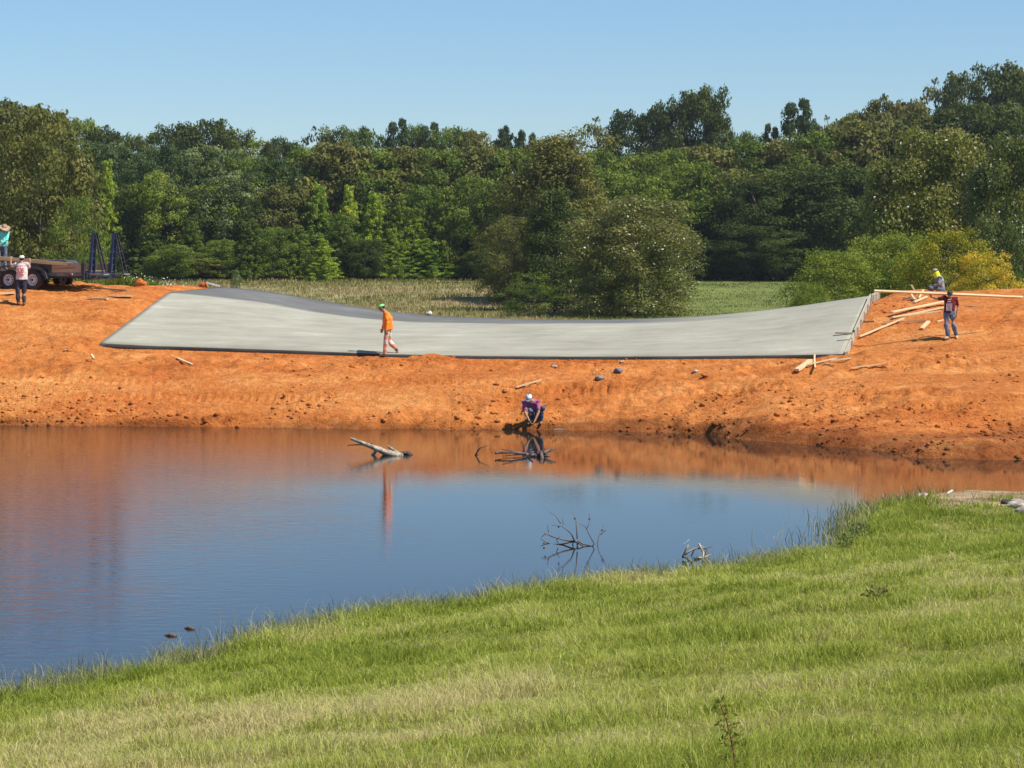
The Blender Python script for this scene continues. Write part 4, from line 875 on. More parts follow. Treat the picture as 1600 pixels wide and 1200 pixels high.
for yy in (.04, TWD - .04):
    for k, zz in enumerate((ZD + .05, ZD + .20)):
        for a_, b_ in ((.72, XE - .12), (XF, -1.75)):
            bm = mb(); box(bm, ((a_ + b_) / 2, yy, zz), (b_ - a_, .05, .142)); fin('side_board', bm, M_SIDE, tr, bevel=.004)
    bm = mb(); bar(bm, (.68, yy, ZD + .295), (XE - .10, yy, ZD + .295), .075, .03); fin('top_rail', bm, M_SIDE, tr); bm = mb(); bar(bm, (XF, yy, ZD + .295), (-1.7, yy, ZD + .295), .075, .03); fin('top_rail', bm, M_SIDE, tr)
    bm = mb(); bar(bm, (.62, yy, ZD - .09), (XE - .05, yy, ZD - .09), .05, .13); bar(bm, (XF, yy, ZD - .09), (.63, yy, ZD - .09), .048, .12)
    for xx in (.72, 1.4, XF, -3.4, -1.8): box(bm, (xx, yy + (.04 if yy < 1 else -.04), ZD + .08), (.05, .03, .44))
    fin('side_frame', bm, M_FEND, tr)
    bm = mb(); box(bm, (XE - .03, yy, ZD + .02), (.11, .11, .62)); fin('rear_post', bm, M_BLACK, tr, bevel=.008)
    # fender
    bm = mb(); pts = [(.62, .42), (.56, .62), (.44, .78), (.26, .86), (0, .89), (-.98, .89), (-1.24, .86), (-1.42, .78), (-1.54, .62), (-1.60, .42)]
    y0, y1 = (-.14, .16) if yy < 1 else (TWD - .16, TWD + .14); ra = [bm.verts.new((a, y0, b)) for a, b in pts]; rb = [bm.verts.new((a, y1, b)) for a, b in pts]
    ri = [bm.verts.new((a * .0 + (-.49 + (a + .49) * .93), y0 if yy < 1 else y1, b - .06)) for a, b in pts]
    for i in range(len(pts) - 1):
        bm.faces.new((ra[i], ra[i + 1], rb[i + 1], rb[i])); e = ra if yy < 1 else rb; bm.faces.new((e[i], e[i + 1], ri[i + 1], ri[i]))
    bmesh.ops.solidify(bm, geom=bm.faces[:], thickness=.008); fin('fender', bm, M_FEND, tr)
bm = mb(); box(bm, (1.52, -.0, ZD - .08), (.10, .02, .06)); fin('marker_plate', bm, M_RIM, tr)
for xx in (XE - .30,): bm = mb(); box(bm, (xx - .25, .0, ZD - .10), (.14, .03, .06)); fin('tail_light', bm, M_RED, tr)
bm = mb(); box(bm, (XE + .12, .4, ZD - .1), (.02, .14, .06)); fin('tail_light', bm, M_RED, tr)
bm = mb(); bar(bm, (XE + .02, .1, .42), (XE + .30, .2, .42), .06, .06); bar(bm, (XE + .02, 1.9, .42), (XE + .3, 1.8, .42), .06, .06); bar(bm, (XE + .27, .1, .42), (XE + .27, 1.95, .42), .07, .07); bar(bm, (XE + .05, .4, .5), (XE + .75, .5, .46), .05, .04); bar(bm, (XE + .05, 1.5, .5), (XE + .75, 1.4, .46), .05, .04); bar(bm, (XE + .30, .3, .47), (XE + .30, 1.6, .47), .05, .05)
fin('rear_bumper', bm, M_BLACK, tr)
def ramp_part(yc):
    r_ = bpy.data.objects.new('ramp', None); COL.objects.link(r_); r_.parent = tr; r_.location = (XE + .12, yc, ZD - .12); r_.empty_display_size = .2
    top = 1.52; w_ = .30
    bm = mb()
    for s_ in (-1, 1): bar(bm, (.02, s_ * w_ / 2, 0), (.12, s_ * w_ / 4, top), .05, .10, Vector((1, 0, 0)))
    for k in range(7): z_ = .12 + k * .24; bar(bm, (.02 + z_ * .06, -w_ / 2 * (1 - z_ / 3.1), z_), (.02 + z_ * .06, w_ / 2 * (1 - z_ / 3.1), z_), .04, .04)
    fin('ramp_ladder', bm, M_NAVY, r_)
    bm = mb()
    for s_ in (-1, 1): bar(bm, (.56, s_ * w_ * .45, .02), (.18, s_ * w_ * .22, top), .035, .055, Vector((1, 0, 0)))
    for z_ in (.1, .45, .85, 1.25, 1.55): x_ = .56 - (z_ - .02) * .25; q_ = w_ * .45 * (1 - z_ / 3.1); bar(bm, (x_, -q_, z_), (x_, q_, z_), .03, .03)
    fin('ramp_leg', bm, M_BLACK, r_)
    bm = mb(); bar(bm, (.04, -.2, .05), (.62, -.2, .03), .04, .04); bar(bm, (.04, .2, .05), (.62, .2, .03), .04, .04); bar(bm, (.6, -.2, .03), (.6, .2, .03), .04, .04)
    fin('ramp_brace', bm, simple_mat('worn_steel', (.25, .25, .26), .5, var=.3), r_)
ramp_part(.32); ramp_part(TWD - .25)
# planks stacked on the trailer, sticking up to the left
TM = Matrix.Translation(tr.location) @ Matrix.Rotation(rad(-20), 4, 'Z')
GPK = 'long brown planks stacked on the trailer'
for i, (dy, dz, e, lb) in enumerate([(0, 0, .0, 'lowest long brown plank of the trailer stack, nearest to us'), (.30, -.02, -.12, 'lowest long brown plank of the trailer stack, on the far side'), (.12, .075, -.25, 'topmost brown plank of the trailer stack, reached by the worker')]):
    a = W(-75, 398.5, 91.6) + Vector((0, dy, dz)); b = W(124, 415.5, 90.9) + Vector((e, dy, dz)); board('long_plank', a, b, .26, .065, M_OLDWOOD, lb, 'plank', GPK)
bm = mb(); k0 = TM @ Vector((.9, .95, ZD + .051)); 
ang = [(-1.6, 0), (.55, 0), (.05, .36), (-1.6, .40)]
f0 = [bm.verts.new((x_, -.35, z_)) for x_, z_ in ang]; f1 = [bm.verts.new((x_, .35, z_)) for x_, z_ in ang]
bm.faces.new(f0); bm.faces.new(f1[::-1])
for i in range(4): bm.faces.new((f0[i], f0[(i + 1) % 4], f1[(i + 1) % 4], f1[i]))
o = fin('toolbox', bm, simple_mat('dark_blue_box', (.06, .065, .08), .5, var=.3), bevel=.02); o.location = k0; o.rotation_euler = (0, 0, rad(-20))
tag(o, 'dark wedge ended box on the trailer bed under the long planks', 'box')
# worker on the trailer
pz = TM @ Vector((-1.05, .75, ZD + .051))
px_ = W(3, 418, pz.y)
q = Vector((px_.x, pz.y, pz.z))
person('worker in teal shirt and straw hat standing on the trailer at the left edge', q, dict(
    pelvis=(.0, 0, .90), chest=(.02, -.02, 1.20), neck=(.05, -.04, 1.42), head=(.10, -.08, 1.52),
    shL=(.20, .04, 1.36), elL=(.20, -.14, 1.10), wrL=(.05, -.24, .98), shR=(-.15, -.06, 1.36), elR=(-.22, -.2, 1.10), wrR=(-.08, -.28, .98),
    hpL=(.10, 0, .88), knL=(.11, -.03, .47), anL=(.12, 0, .09), hpR=(-.09, 0, .88), knR=(-.10, -.03, .47), anR=(-.10, 0, .09), grip=.6),
    dict(shirt=cloth('teal_cloth', (.16, .60, .52)), trousers=cloth('grey_blue_jeans', (.11, .14, .20)), boot=BOOT, sleeve='long', bulk=1.15, hat=('straw', cloth('straw', (.62, .45, .28)), .0)), (.45, -.75, -.45), (.9, .3, 0))

# ------------------------------------------------------------------ trees
def leaf_quads(c, n, size, tint, rng, asp=.62):
    """c centres, n rough normals -> diamond leaf clumps"""
    k = len(c); n = n + rng.normal(0, .55, (k, 3)); n /= np.linalg.norm(n, axis=1)[:, None] + 1e-9
    r = rng.normal(0, 1, (k, 3)); u = np.cross(n, r); u /= np.linalg.norm(u, axis=1)[:, None] + 1e-9; v = np.cross(n, u)
    s = size[:, None] * .5; V = np.stack([c - u * s, c - v * s * asp + n * s * .15, c + u * s, c + v * s * asp + n * s * .15], 1)
    F = np.arange(k * 4).reshape(-1, 4); return V.reshape(-1, 3), F, np.repeat(tint, 4)
def sph(n, rng):
    v = rng.normal(0, 1, (n, 3)); return v / np.linalg.norm(v, axis=1)[:, None]
def clumps_to_mesh(name, P, Rr, nl, leaf, rng, squash=.8, tint0=.45, spread=.16, topl=0.0, droop=0.0):
    """P clump centres, Rr clump radii, nl leaves per clump"""
    C_, N_, T_, S_ = [], [], [], []
    for p, r in zip(P, Rr):
        m = int(nl * (r / np.mean(Rr)) ** 2); d = sph(m, rng); d[:, 2] = np.where(d[:, 2] < -.7, -d[:, 2] * .6, d[:, 2])
        rr = r * (0.35 + .85 * rng.random(m) ** .55); q = d * rr[:, None] * np.array([1, 1, squash]); q[:, 2] -= droop * (q[:, 0] ** 2 + q[:, 1] ** 2) / max(r, .1)
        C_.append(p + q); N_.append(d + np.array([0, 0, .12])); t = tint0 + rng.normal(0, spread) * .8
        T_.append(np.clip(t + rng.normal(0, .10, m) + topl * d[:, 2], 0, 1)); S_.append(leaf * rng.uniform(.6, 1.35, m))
    V, F, T = leaf_quads(np.vstack(C_), np.vstack(N_), np.concatenate(S_), np.concatenate(T_), rng)
    return np_mesh(name, V, F, {'tint': T})
def trunk_mesh(name, h, r, limbs, rng, base=0.0, lean=0.02):
    bm = mb(); pts = [(0, 0, -.6)]; rs = [r * 1.25]
    for i in range(1, 7):
        t = i / 6; pts.append((rng.normal(0, lean) * h * t, rng.normal(0, lean) * h * t, h * t)); rs.append(r * (1 - .85 * t))
    tube(bm, pts, rs, 8)
    for (p, th) in limbs:
        p = Vector([float(v) for v in p]); i = min(5, max(0, int((p.z - .25 * p.xy.length) / h * 6 - .8))); a = Vector(pts[i + 1]) if i < 6 else Vector(pts[5])
        if a.z > p.z: a = Vector(pts[max(1, i)])
        mid = a.lerp(p, .5) + Vector((0, 0, -.05 * (p - a).length)); rb = r * .32 * th; tube(bm, [a, mid, p], [rb, rb * .6, rb * .2], 5, False)
    bmesh.ops.recalc_face_normals(bm, faces=bm.faces); me = bpy.data.meshes.new(name); bm.to_mesh(me); bm.free(); me.materials.append(M_BARK)
    me.polygons.foreach_set('use_smooth', [True] * len(me.polygons)); return me

# every prototype stands 10 m tall and 8 m wide at unit scale
def proto_broad(seed, mat, lo=.10, leaf=.225, nc=120, nl=165, lump=.30, tint0=.45, topl=.12, power=.62, cr=(.6, 1.15), flat=.97, sq=.72, peak=0):
    rng = np.random.default_rng(seed); P, Rr = [], []; ph = rng.random(6) * 6.28
    for i in range(nc):
        z = rng.random() ** .85; th = rng.random() * 6.28
        prof = max(0.0, 1 - max(0, (z - .45) / .62) ** 2.4) ** .55 if z > .45 else (.78 + .22 * z / .45) ** (power * 1.5)
        if peak: prof = (1 - z) ** .62 * .95 + .08
        rad_ = 3.4 * prof * (1 + lump * math.sin(2 * th + ph[0] + 3 * z) * .6 + lump * math.sin(3 * th + ph[1] - 5 * z) * .5)
        f = 1 - .55 * rng.random() ** 2.2; r = rng.uniform(*cr) * (1.0 if z < .8 else .75)
        P.append((math.cos(th) * rad_ * f, math.sin(th) * rad_ * f, lo * 10 + (9.3 - lo * 10) * z * flat + rng.normal(0, .12))); Rr.append(r)
    for q in range(5): P.append((rng.normal(0, .9), rng.normal(0, .9), 9.35 - .5 * rng.random())); Rr.append(rng.uniform(.45, .8))
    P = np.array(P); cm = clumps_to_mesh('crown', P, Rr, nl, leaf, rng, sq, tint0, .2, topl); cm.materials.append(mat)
    lim = [(P[i], rng.uniform(.6, 1.2)) for i in rng.choice(len(P), 16, False)]
    return cm, trunk_mesh('trunk', 8.5, .19, lim, rng)
def proto_cone(seed, mat, leaf=.30, tiers=15, tint0=.5, wid=3.6, nl=46):
    rng = np.random.default_rng(seed); P, Rr = [], []
    for i in range(tiers):
        z = .3 + 9.3 * (i + .3) / tiers; R_ = wid * (1 - (z / 10.0) ** 1.15) ** .8 * rng.uniform(.85, 1.15) + .15; nb = max(3, int(4 + R_ * 2.4)); o = rng.random() * 6.28; R_ *= rng.uniform(.8, 1.15)
        for b in range(nb):
            th = o + 6.28 * b / nb + rng.normal(0, .2); L = R_ * rng.uniform(.7, 1.15)
            for f in (.35, .62, .88, 1.04):
                if f * L < .25: continue
                P.append((math.cos(th) * L * f, math.sin(th) * L * f, z + .18 * L * f + rng.normal(0, .22))); Rr.append(.30 + .18 * (1 - f) + .03 * R_)
    P.append((0, 0, 9.7)); Rr.append(.3)
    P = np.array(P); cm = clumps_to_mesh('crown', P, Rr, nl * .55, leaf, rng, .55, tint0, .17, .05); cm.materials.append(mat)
    lim = [(P[i], .5) for i in rng.choice(len(P), 20, False)]
    return cm, trunk_mesh('trunk', 9.5, .20, lim, rng, lean=.004)
def proto_pine(seed, mat, leaf=.30):
    rng = np.random.default_rng(seed); P, Rr = [], []
    for i in range(48):
        z = 4.6 + 5.1 * rng.random(); th = rng.random() * 6.28; R_ = 2.9 * (1 - ((z - 4.6) / 5.6) ** 2) ** .5 * rng.uniform(.4, 1.05)
        P.append((math.cos(th) * R_, math.sin(th) * R_, z)); Rr.append(rng.uniform(.5, .85))
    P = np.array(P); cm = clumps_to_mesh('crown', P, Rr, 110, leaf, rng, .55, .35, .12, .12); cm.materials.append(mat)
    return cm, trunk_mesh('trunk', 9.4, .22, [(P[i], .9) for i in range(0, 34, 2)], rng, lean=.006)
def proto_sparse(seed, mat, leaf=.28, nc=60, nl=34, lo=1.5):
    rng = np.random.default_rng(seed); P, Rr = [], []
    for i in range(nc):
        z = rng.random(); th = rng.random() * 6.28; R_ = 3.3 * (math.sin(math.pi * (.15 + .8 * z)) ** .7) * rng.uniform(.35, 1.1)
        P.append((math.cos(th) * R_, math.sin(th) * R_, lo + (9.4 - lo) * z)); Rr.append(rng.uniform(.4, .85))
    P = np.array(P); cm = clumps_to_mesh('crown', P, Rr, nl, leaf, rng, .55, .5, .2, .1); cm.materials.append(mat)
    return cm, trunk_mesh('trunk', 9.0, .22, [(P[i], 1.0) for i in range(0, nc, 2)], rng, lean=.02)

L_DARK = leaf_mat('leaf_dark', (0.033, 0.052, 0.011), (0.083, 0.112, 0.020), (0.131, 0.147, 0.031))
L_MID = leaf_mat('leaf_mid', (0.066, 0.110, 0.014), (0.174, 0.230, 0.029), (0.277, 0.305, 0.049))
L_OLIVE = leaf_mat('leaf_olive', (0.068, 0.080, 0.015), (0.167, 0.171, 0.038), (0.275, 0.245, 0.072))
L_PALE = leaf_mat('leaf_pale', (0.049, 0.085, 0.019), (0.137, 0.184, 0.054), (0.293, 0.337, 0.145))
L_LIME = leaf_mat('leaf_lime', (0.108, 0.186, 0.018), (0.281, 0.382, 0.036), (0.475, 0.481, 0.054))
L_GLOSS = leaf_mat('leaf_glossy', (0.060, 0.085, 0.011), (0.150, 0.171, 0.025), (0.239, 0.217, 0.050), rough=.38, spec=.45)
L_GOLD = leaf_mat('leaf_gold', (.15, .16, .018), (.37, .33, .03), (.68, .48, .045))
L_PINE = leaf_mat('leaf_pine', (0.038, 0.064, 0.019), (0.084, 0.121, 0.035), (0.137, 0.160, 0.047))
PROTO = {
 'dark': [proto_broad(1, L_DARK), proto_broad(2, L_DARK, power=.6)],
 'mid': [proto_broad(3, L_MID), proto_broad(4, L_MID, lump=.45)],
 'olive': [proto_broad(5, L_OLIVE, leaf=.32), proto_broad(6, L_OLIVE, leaf=.32, lump=.4)],
 'pale': [proto_broad(7, L_PALE, topl=.30, tint0=.45), proto_broad(8, L_PALE, topl=.30, tint0=.40)],
 'cypress': [proto_cone(9, L_LIME, leaf=.24, nl=70), proto_cone(10, L_LIME, tint0=.62, leaf=.24, nl=70, wid=3.1), proto_cone(14, L_LIME, tint0=.4, leaf=.24, nl=70, wid=4.1)],
 'conic': [proto_cone(13, L_MID, wid=3.9, tint0=.45)],
 'pine': [proto_pine(11, L_PINE)],
 'sparse': [proto_sparse(12, L_OLIVE)],
}
def place_tree(kind, px, top, width, D, label, cat='tree', group='trees of the wood behind the meadow', name=None, data=None, k=[0]):
    k[0] += 1
    cm, tm = data or PROTO[kind][k[0] % len(PROTO[kind])]
    x = (px - 800) / FPX * D; zb = float(clay_h(np.array([x]), np.array([D]), False)[0]); zt = EYE - (top - HOR) / FPX * D
    h = zt - zb; w = width / FPX * D
    r = empty(name or {'cypress': 'cypress_tree', 'pine': 'pine_tree'}.get(kind, 'broadleaf_tree'), (x, D, zb), label, cat, group, rz=random.uniform(0, 6.28))
    dv = 9.3 if data else 7.4; r.scale = (w / dv, w / dv * random.uniform(.9, 1.1), h / 10.0)
    link('crown', cm, None, r); link('trunk', tm, None, r); return r
KIND_WORD = {'dark': 'dark green broadleaf tree', 'mid': 'green broadleaf tree', 'olive': 'olive brown broadleaf tree', 'pale': 'pale tipped tree',
             'cypress': 'feathery lime conical tree', 'conic': 'conical green tree', 'pine': 'dark tufted pine', 'sparse': 'thin bare limbed tree'}
TREES = [
 # skyline row
 ('skyline', 415, [('olive',15,150,130),('olive',62,160,90),('sparse',98,163,70),('mid',130,178,70),('dark',165,186,80),('dark',205,203,80),('mid',242,200,70),('dark',282,186,80),('dark',318,176,110),('dark',360,195,80),('mid',402,210,70),('dark',436,208,60),
   ('dark',462,214,50),('sparse',497,186,70),('pale',528,190,70),('mid',566,193,80),('pine',622,186,64),('mid',648,188,50),('pine',672,192,64),('mid',705,192,80),('olive',742,197,80),('pine',788,197,56),('pine',815,204,50),('dark',836,212,60),('pine',832,208,44),
   ('sparse',932,170,72),('dark',985,160,84),('dark',1030,152,80),('dark',1072,130,80),('dark',1100,126,84),('dark',1122,162,60),('mid',1168,200,70),('pine',1205,194,50),('pine',1247,155,84),('dark',1270,176,60),('sparse',1292,168,50),('olive',1335,168,90),('olive',1385,140,70),('olive',1418,150,90),
   ('sparse',1462,106,70),('dark',1508,98,90),('dark',1578,88,120),('dark',1625,92,110)]),
 # second row
 ('second row', 335, [('olive',40,200,120),('pale',150,214,110),('pale',205,226,90),('pale',255,220,90),('pale',300,225,80),('pale',345,222,100),('mid',395,238,90),('pale',432,240,80),('mid',480,222,90),('olive',530,215,110),('mid',582,225,100),('olive',640,222,100),
   ('mid',690,226,100),('olive',745,222,100),('mid',800,225,100),('dark',850,232,90),('mid',930,228,100),('mid',985,235,90),('mid',1045,228,110),('olive',1105,222,120),('mid',1165,214,110),('olive',1222,210,120),('mid',1285,196,120),('olive',1350,180,130),('olive',1420,168,130),('dark',1500,150,130),('dark',1580,150,130)]),
 # edge of the wood
 ('front row', 296, [('dark',12,300,90),('dark',95,270,100),('cypress',168,248,66),('dark',205,280,80),('mid',245,262,90),('dark',285,290,80),('mid',325,282,90),('pale',365,262,80),('dark',405,300,80),('olive',440,280,80),('cypress',497,286,76),('cypress',545,288,64),('mid',520,330,80),
   ('cypress',585,300,84),('conic',625,300,70),('mid',665,284,80),('cypress',650,338,96),('conic',700,290,70),('mid',740,270,80),('dark',715,330,60),('dark',790,280,90),('dark',850,290,90),('mid',940,260,100),('mid',1010,270,110),('mid',1075,246,110),('dark',1130,262,110),('dark',1180,276,120),('dark',1240,250,150),('dark',1310,256,150),('dark',1380,250,130),('dark',1460,260,130),('dark',1550,250,130)]),
 # low growth along the meadow edge
 ('foot', 290, [('mid',30,385,70),('conic',235,350,70),('mid',275,380,70),('conic',300,345,60),('olive',315,398,60),('mid',350,372,60),('conic',395,340,70),('mid',430,352,60),('conic',465,350,70),('cypress',505,372,76),('conic',540,350,66),('dark',570,372,60),('cypress',612,356,76),('cypress',668,372,84),('dark',748,388,50),('mid',772,376,60),('dark',1120,372,70),('dark',1170,350,90),('dark',1230,356,90)]),
]
ROWLOC = {'skyline': 'on the skyline', 'second row': 'below the skyline', 'front row': 'in the front row', 'foot': 'low at the meadow edge'}
LAND_X = [(20, 'above the teal shirted worker'), (60, 'above the trailer wheels'), (110, 'above the trailer rear'), (168, 'above the trailer ramps'), (250, 'above the white flowering weeds'), (345, 'above the left slab corner'), (460, 'above the left slab rim'), (603, 'above the orange walker'),
          (700, 'right of the orange walker'), (790, 'above the crouching worker'), (880, 'behind the big lone tree'), (1000, 'behind the speckled bush'), (1110, 'right of the speckled bush'), (1230, 'above the green meadow gap'), (1340, 'above the right slab rim'), (1462, 'above the seated worker'), (1560, 'above the yellow shrub')]
cnt = {}
flat_list = [(row, D, t) for row, D, L_ in TREES for t in L_]
def land(px): return min(LAND_X, key=lambda a: abs(a[0] - px))[1]
for row, D, t in flat_list: cnt.setdefault((row, t[0], land(t[1])), []).append(t[1])
ORD = ['leftmost', 'second from left', 'third from left', 'fourth from left']
for row, D, (kd, px, top, wd) in flat_list:
    same = sorted(cnt[(row, kd, land(px))]); lb = f"{KIND_WORD[kd]} {ROWLOC[row]} {land(px)}"
    if len(same) > 1: lb = (['left', 'right'] if len(same) == 2 else ORD)[same.index(px)] + ' ' + lb
    place_tree(kd, px, top, wd * (1.0 if kd in ('cypress', 'conic', 'pine') else 1.28), D + random.uniform(-3, 3), lb)
# nearer trees with their own crowns
G2 = 'trees standing on the near side of the wood'
place_tree('olive', 66, 152, 210, 205, 'big olive brown tree towering over the trailer at the far left', group=G2, data=proto_broad(31, L_OLIVE, leaf=.22, nc=150, nl=110, lump=.3, cr=(.5, .95), sq=.95))
place_tree('dark', 18, 290, 130, 210, 'dark tree with a shadowed foot behind the teal shirted worker', group=G2, data=proto_broad(32, L_DARK, leaf=.24, nc=110, nl=100, sq=.95))
place_tree('olive', 122, 300, 118, 190, 'rounded grey green willow like tree behind the trailer ramps', group=G2, data=proto_broad(33, L_MID, leaf=.20, nc=120, nl=80, tint0=.6, lo=.03, cr=(.5, .9), sq=.95))
# lone tree clump in the middle of the meadow
G3 = 'lone clump of trees on the meadow behind the spillway'
place_tree('olive', 872, 198, 280, 243, 'tall ragged lone tree rising from the meadow behind the slab', group=G3, data=proto_broad(41, L_OLIVE, leaf=.16, nc=210, nl=190, lump=.4, lo=.03, tint0=.62, cr=(.45, .9), sq=.95, peak=1, topl=.05))
place_tree('sparse', 886, 200, 90, 242, 'thin bare topped tree standing inside the crown of the lone tree', group=G3, data=proto_sparse(42, L_OLIVE, leaf=.18, nc=70, nl=60, lo=4))
place_tree('olive', 995, 300, 245, 217, 'rounded speckled bush like tree at the right of the lone clump', group=G3, data=proto_broad(43, L_GLOSS, leaf=.155, nc=230, nl=230, lo=.0, tint0=.80, cr=(.55, .95), power=.6, sq=.95))
place_tree('mid', 806, 332, 150, 228, 'grey green round tree at the left of the lone clump', group=G3, data=proto_broad(44, L_OLIVE, leaf=.16, nc=150, nl=160, lo=.04, tint0=.5, cr=(.5, .9), sq=.95))
place_tree('dark', 868, 290, 200, 226, 'dark shaded tree in the heart of the lone clump', group=G3, data=proto_broad(45, L_DARK, leaf=.20, nc=150, nl=100, lo=.0, cr=(.5, .9), sq=.95, peak=1))
place_tree('mid', 835, 422, 130, 214, 'low spreading bush at the foot of the lone clump', cat='bush', group=G3, name='bush', data=proto_broad(46, L_MID, leaf=.22, nc=60, nl=90, lo=.02, cr=(.7, 1.2)))
place_tree('mid', 930, 400, 120, 213, 'second low bush at the foot of the lone clump under the speckled tree', cat='bush', group=G3, name='bush', data=proto_broad(47, L_GLOSS, leaf=.22, nc=60, nl=90, lo=.02, cr=(.7, 1.2)))
# right hand trees and shrubs
G4 = 'trees and shrubs behind the right dam crest'
gl = proto_broad(51, L_GLOSS, leaf=.19, nc=200, nl=210, lo=.05, tint0=.5, cr=(.6, 1.05), power=.6, sq=.95)
place_tree('olive', 1462, 188, 262, 200, 'very large glossy leaved tree towering behind the seated worker', group=G4, data=gl)
place_tree('olive', 1590, 196, 190, 190, 'glossy leaved tree at the right edge of the picture', group=G4, data=gl)
place_tree('dark', 1372, 300, 150, 215, 'dark leaved tree left of the very large glossy tree', group=G4, data=proto_broad(52, L_DARK, leaf=.26, nc=130, nl=110, lo=.03, cr=(.6, 1.1), sq=.95))
place_tree('mid', 1555, 330, 150, 160, 'bright green tree between the yellow shrub and the right edge', group=G4, data=proto_broad(53, L_GLOSS, leaf=.20, nc=140, nl=110, lo=.02, tint0=.55, cr=(.55, 1.0), sq=.95))
sb = proto_broad(54, L_MID, leaf=.15, nc=150, nl=240, lo=.0, tint0=.55, cr=(.6, 1.1), power=.45, sq=.9)
place_tree('mid', 1305, 384, 190, 128, 'dense green shrub touching the right rim of the slab', 'shrub', G4, 'shrub', sb)
place_tree('mid', 1388, 356, 185, 132, 'taller dense green shrub left of the seated worker', 'shrub', G4, 'shrub', sb)
place_tree('mid', 1268, 436, 90, 122, 'small green shrub at the left end of the thicket by the slab', 'shrub', G4, 'shrub', sb)
place_tree('mid', 1420, 398, 135, 126, 'low green shrub directly behind the seated worker', 'shrub', G4, 'shrub', sb)
place_tree('gold', 1482, 350, 200, 121, 'golden yellow shrub above the worker in maroon', 'shrub', G4, 'shrub', proto_broad(55, L_GOLD, leaf=.15, nc=130, nl=200, lo=.0, tint0=.55, cr=(.6, 1.0), power=.5, sq=.9))
place_tree('gold', 1538, 386, 140, 118, 'smaller brighter yellow shrub right of the golden one', 'shrub', G4, 'shrub', proto_broad(56, L_GOLD, leaf=.14, nc=100, nl=190, lo=.0, tint0=.68, cr=(.6, 1.0), power=.5, sq=.9))
place_tree('mid', 1585, 420, 90, 122, 'low green shrub behind the crest at the right edge', 'shrub', G4, 'shrub', sb)

# dim understorey of the wood
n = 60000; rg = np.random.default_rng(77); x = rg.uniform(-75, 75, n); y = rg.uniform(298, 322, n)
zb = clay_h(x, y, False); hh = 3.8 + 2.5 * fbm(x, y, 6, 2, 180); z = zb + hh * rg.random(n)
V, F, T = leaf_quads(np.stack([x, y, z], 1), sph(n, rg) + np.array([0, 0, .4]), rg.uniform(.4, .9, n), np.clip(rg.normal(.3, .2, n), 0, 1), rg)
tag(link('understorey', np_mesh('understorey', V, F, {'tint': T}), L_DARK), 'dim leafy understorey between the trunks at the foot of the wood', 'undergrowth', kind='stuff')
# small rounded bush and weeds at the left behind the dam
place_tree('mid', 369, 420, 26, 250, 'small rounded pale bush alone on the meadow above the slab corner', 'bush', 'bushes on the meadow', 'bush', proto_broad(57, L_PALE, leaf=.45, nc=40, nl=60, lo=.02, cr=(.9, 1.5)))
M_FLOWER = simple_mat('white_flowers', (.50, .54, .42), .8)
n = 2600; rg = np.random.default_rng(78); px = rg.uniform(165, 300, n); D_ = rg.uniform(97.5, 104, n); x = (px - 800) / FPX * D_; zb = clay_h(x, D_, False)
hh = rg.uniform(.35, .85, n) * (.6 + .9 * (fbm(x, D_, 1.2, 2, 190) + .4)); V, F, T = blade_field(x, D_, zb - .05, hh, np.full(n, .05), np.clip(rg.normal(.5, .2, n), 0, 1), .6)
tag(link('crest_weeds', np_mesh('crest_weeds', V, F, {'tint': T}), L_MID), 'leafy green weeds behind the crest left of the slab', 'weeds', kind='stuff')
k = rg.random(n) < .12; c = np.stack([x[k], D_[k], zb[k] + hh[k] * .9], 1); V, F, T = leaf_quads(c, np.tile([0, -.6, 1.0], (len(c), 1)), rg.uniform(.03, .08, len(c)), np.ones(len(c)), rg, 1.0)
tag(link('white_blossom', np_mesh('white_blossom', V, F), M_FLOWER), 'white flower heads on the weeds behind the crest', 'flowers', kind='stuff')

# ------------------------------------------------------------------ small plants near us
def leafy(name, loc, h, lean, mat_l, mat_s, nleaf, label, cat='plant', ls=.05, spread=.09, seed=1, group=None):
    r = empty(name, loc, label, cat, group); rg = np.random.default_rng(seed); bm = mb()
    pts = [Vector((lean * (t ** 2), .02 * math.sin(5 * t), h * t)) for t in np.linspace(0, 1, 8)]; tube(bm, pts, [.007 * (1 - .7 * t) for t in np.linspace(0, 1, 8)], 6)
    C_, A_ = [], []
    for i in range(nleaf):
        t = .15 + .85 * i / nleaf; p = pts[0].lerp(pts[-1], t); p.x = lean * t * t; a = i * 2.4; d = Vector((math.cos(a), math.sin(a), .35)) * spread * (1.1 - .5 * t); tube(bm, [p, p + d], [.002, .001], 4)
        for q in np.linspace(.4, 1.0, 5): C_.append(p + d * q); A_.append(t)
    fin('stem', bm, mat_s, r); C_ = np.array([c[:] for c in C_]); n_ = len(C_)
    V, F, T = leaf_quads(C_ + rg.normal(0, .006, C_.shape), sph(n_, rg), rg.uniform(.6, 1.2, n_) * ls, rg.uniform(.2, .8, n_), rg, .35)
    me = np_mesh('leaves', V, F, {'tint': T}); link('leaves', me, mat_l, r); return r
p = bank_hit(1146, 1199)
leafy('weed', p + Vector((0, -.15, -.05)), .50, -.11, L_MID, simple_mat('red_stem', (.22, .07, .05), .6), 30, 'single dark green weed with a red stem in the mown grass near the bottom edge', seed=4)
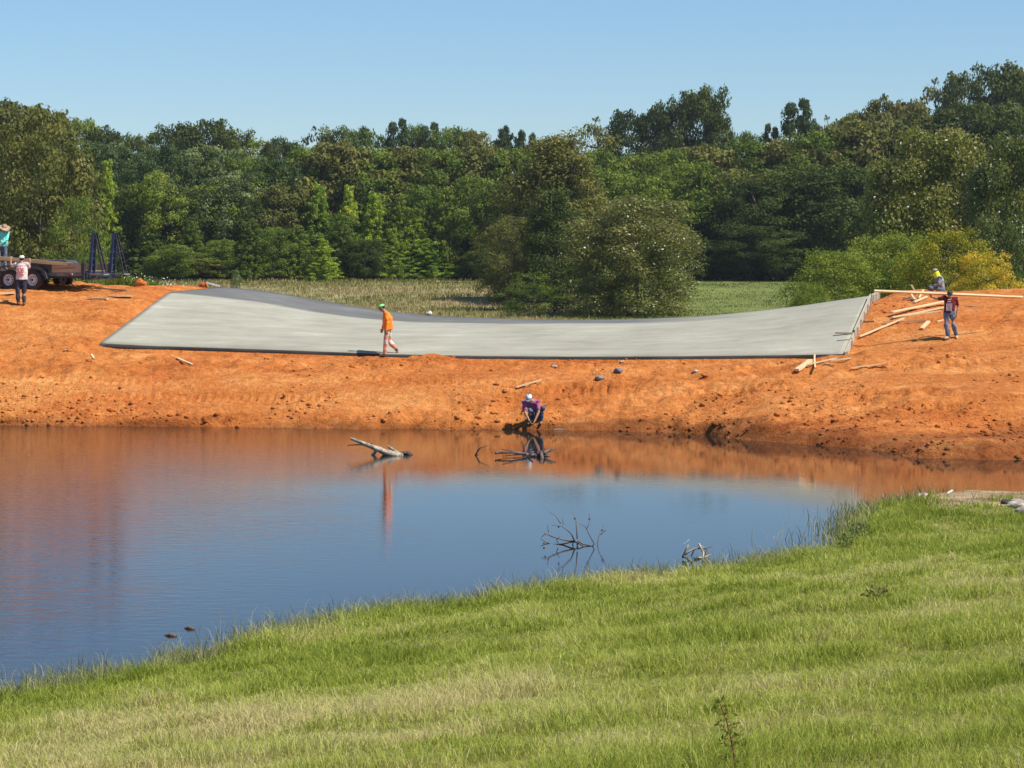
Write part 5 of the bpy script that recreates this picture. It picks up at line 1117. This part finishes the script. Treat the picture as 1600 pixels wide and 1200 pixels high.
for i, (px, py, h, lb, m_) in enumerate([(1335, 852, .36, 'whitish leafy plant on the near shore tip where the bank turns', L_PALE), (1352, 846, .30, 'smaller whitish plant right beside the first on the shore tip', L_PALE), (1322, 860, .26, 'lowest whitish plant leaning over the water at the shore tip', L_PALE), (1187, 888, .22, 'small pale weed at the water edge right of the curled branch', L_PALE), (1368, 944, .16, 'small pale withered tuft in the middle of the right grass slope', L_OLIVE)]):
    p = bank_hit(px, py); rr = leafy('pale_weed', p, h, .05 * (-1) ** i, m_, M_DEADTWIG, 18, lb, ls=.07, spread=.16, seed=20 + i, group='pale weeds on the near bank')
sp = bank_hit(1600, 1052); cm, tm = proto_broad(61, L_MID, leaf=.5, nc=40, nl=60, lo=.35)
r = empty('sapling', (sp.x + 2.0, sp.y - .55, bh(sp.x + 2.0, sp.y - .55)), 'young tree just beyond the right edge that throws shade on the mown grass', 'tree'); r.scale = (.16, .16, .28); link('crown', cm, None, r); link('trunk', tm, None, r)
# thin summer air between us and the wood
bm = mb(); box(bm, (0, 190, 20), (1000, 560, 52)); hz_ = bpy.data.materials.new('haze'); hz_.use_nodes = True; t_ = hz_.node_tree; t_.nodes.remove(t_.nodes['Principled BSDF'])
pv = N(t_, 'ShaderNodeVolumePrincipled'); pv.inputs['Color'].default_value = (.80, .87, .95, 1); pv.inputs['Density'].default_value = HAZE; pv.inputs['Anisotropy'].default_value = 0.2
t_.links.new(pv.outputs[0], t_.nodes['Material Output'].inputs['Volume']); tag(fin('haze', bm, hz_), 'thin pale summer haze in front of the far wood', 'haze', kind='stuff')
# fence seen in the shade at the foot of the wood
fx0, fx1, fy = W(1195, 440, 288).x, W(1300, 440, 288).x, 288.0
fr = empty('wooden_fence', ((fx0 + fx1) / 2, fy, float(clay_h(np.array([fx0]), np.array([fy]), False)[0])), 'weathered rail fence in deep shade beyond the green meadow gap', 'fence')
hw = (fx1 - fx0) / 2
for xx in np.linspace(-hw, hw, 6): bm = mb(); box(bm, (xx, 0, .55), (.14, .14, 1.5)); fin('post', bm, M_BARK, fr)
for zz in (.45, .95): bm = mb(); box(bm, (0, -.09, zz), (hw * 2, .04, .13)); fin('rail', bm, M_BARK, fr)
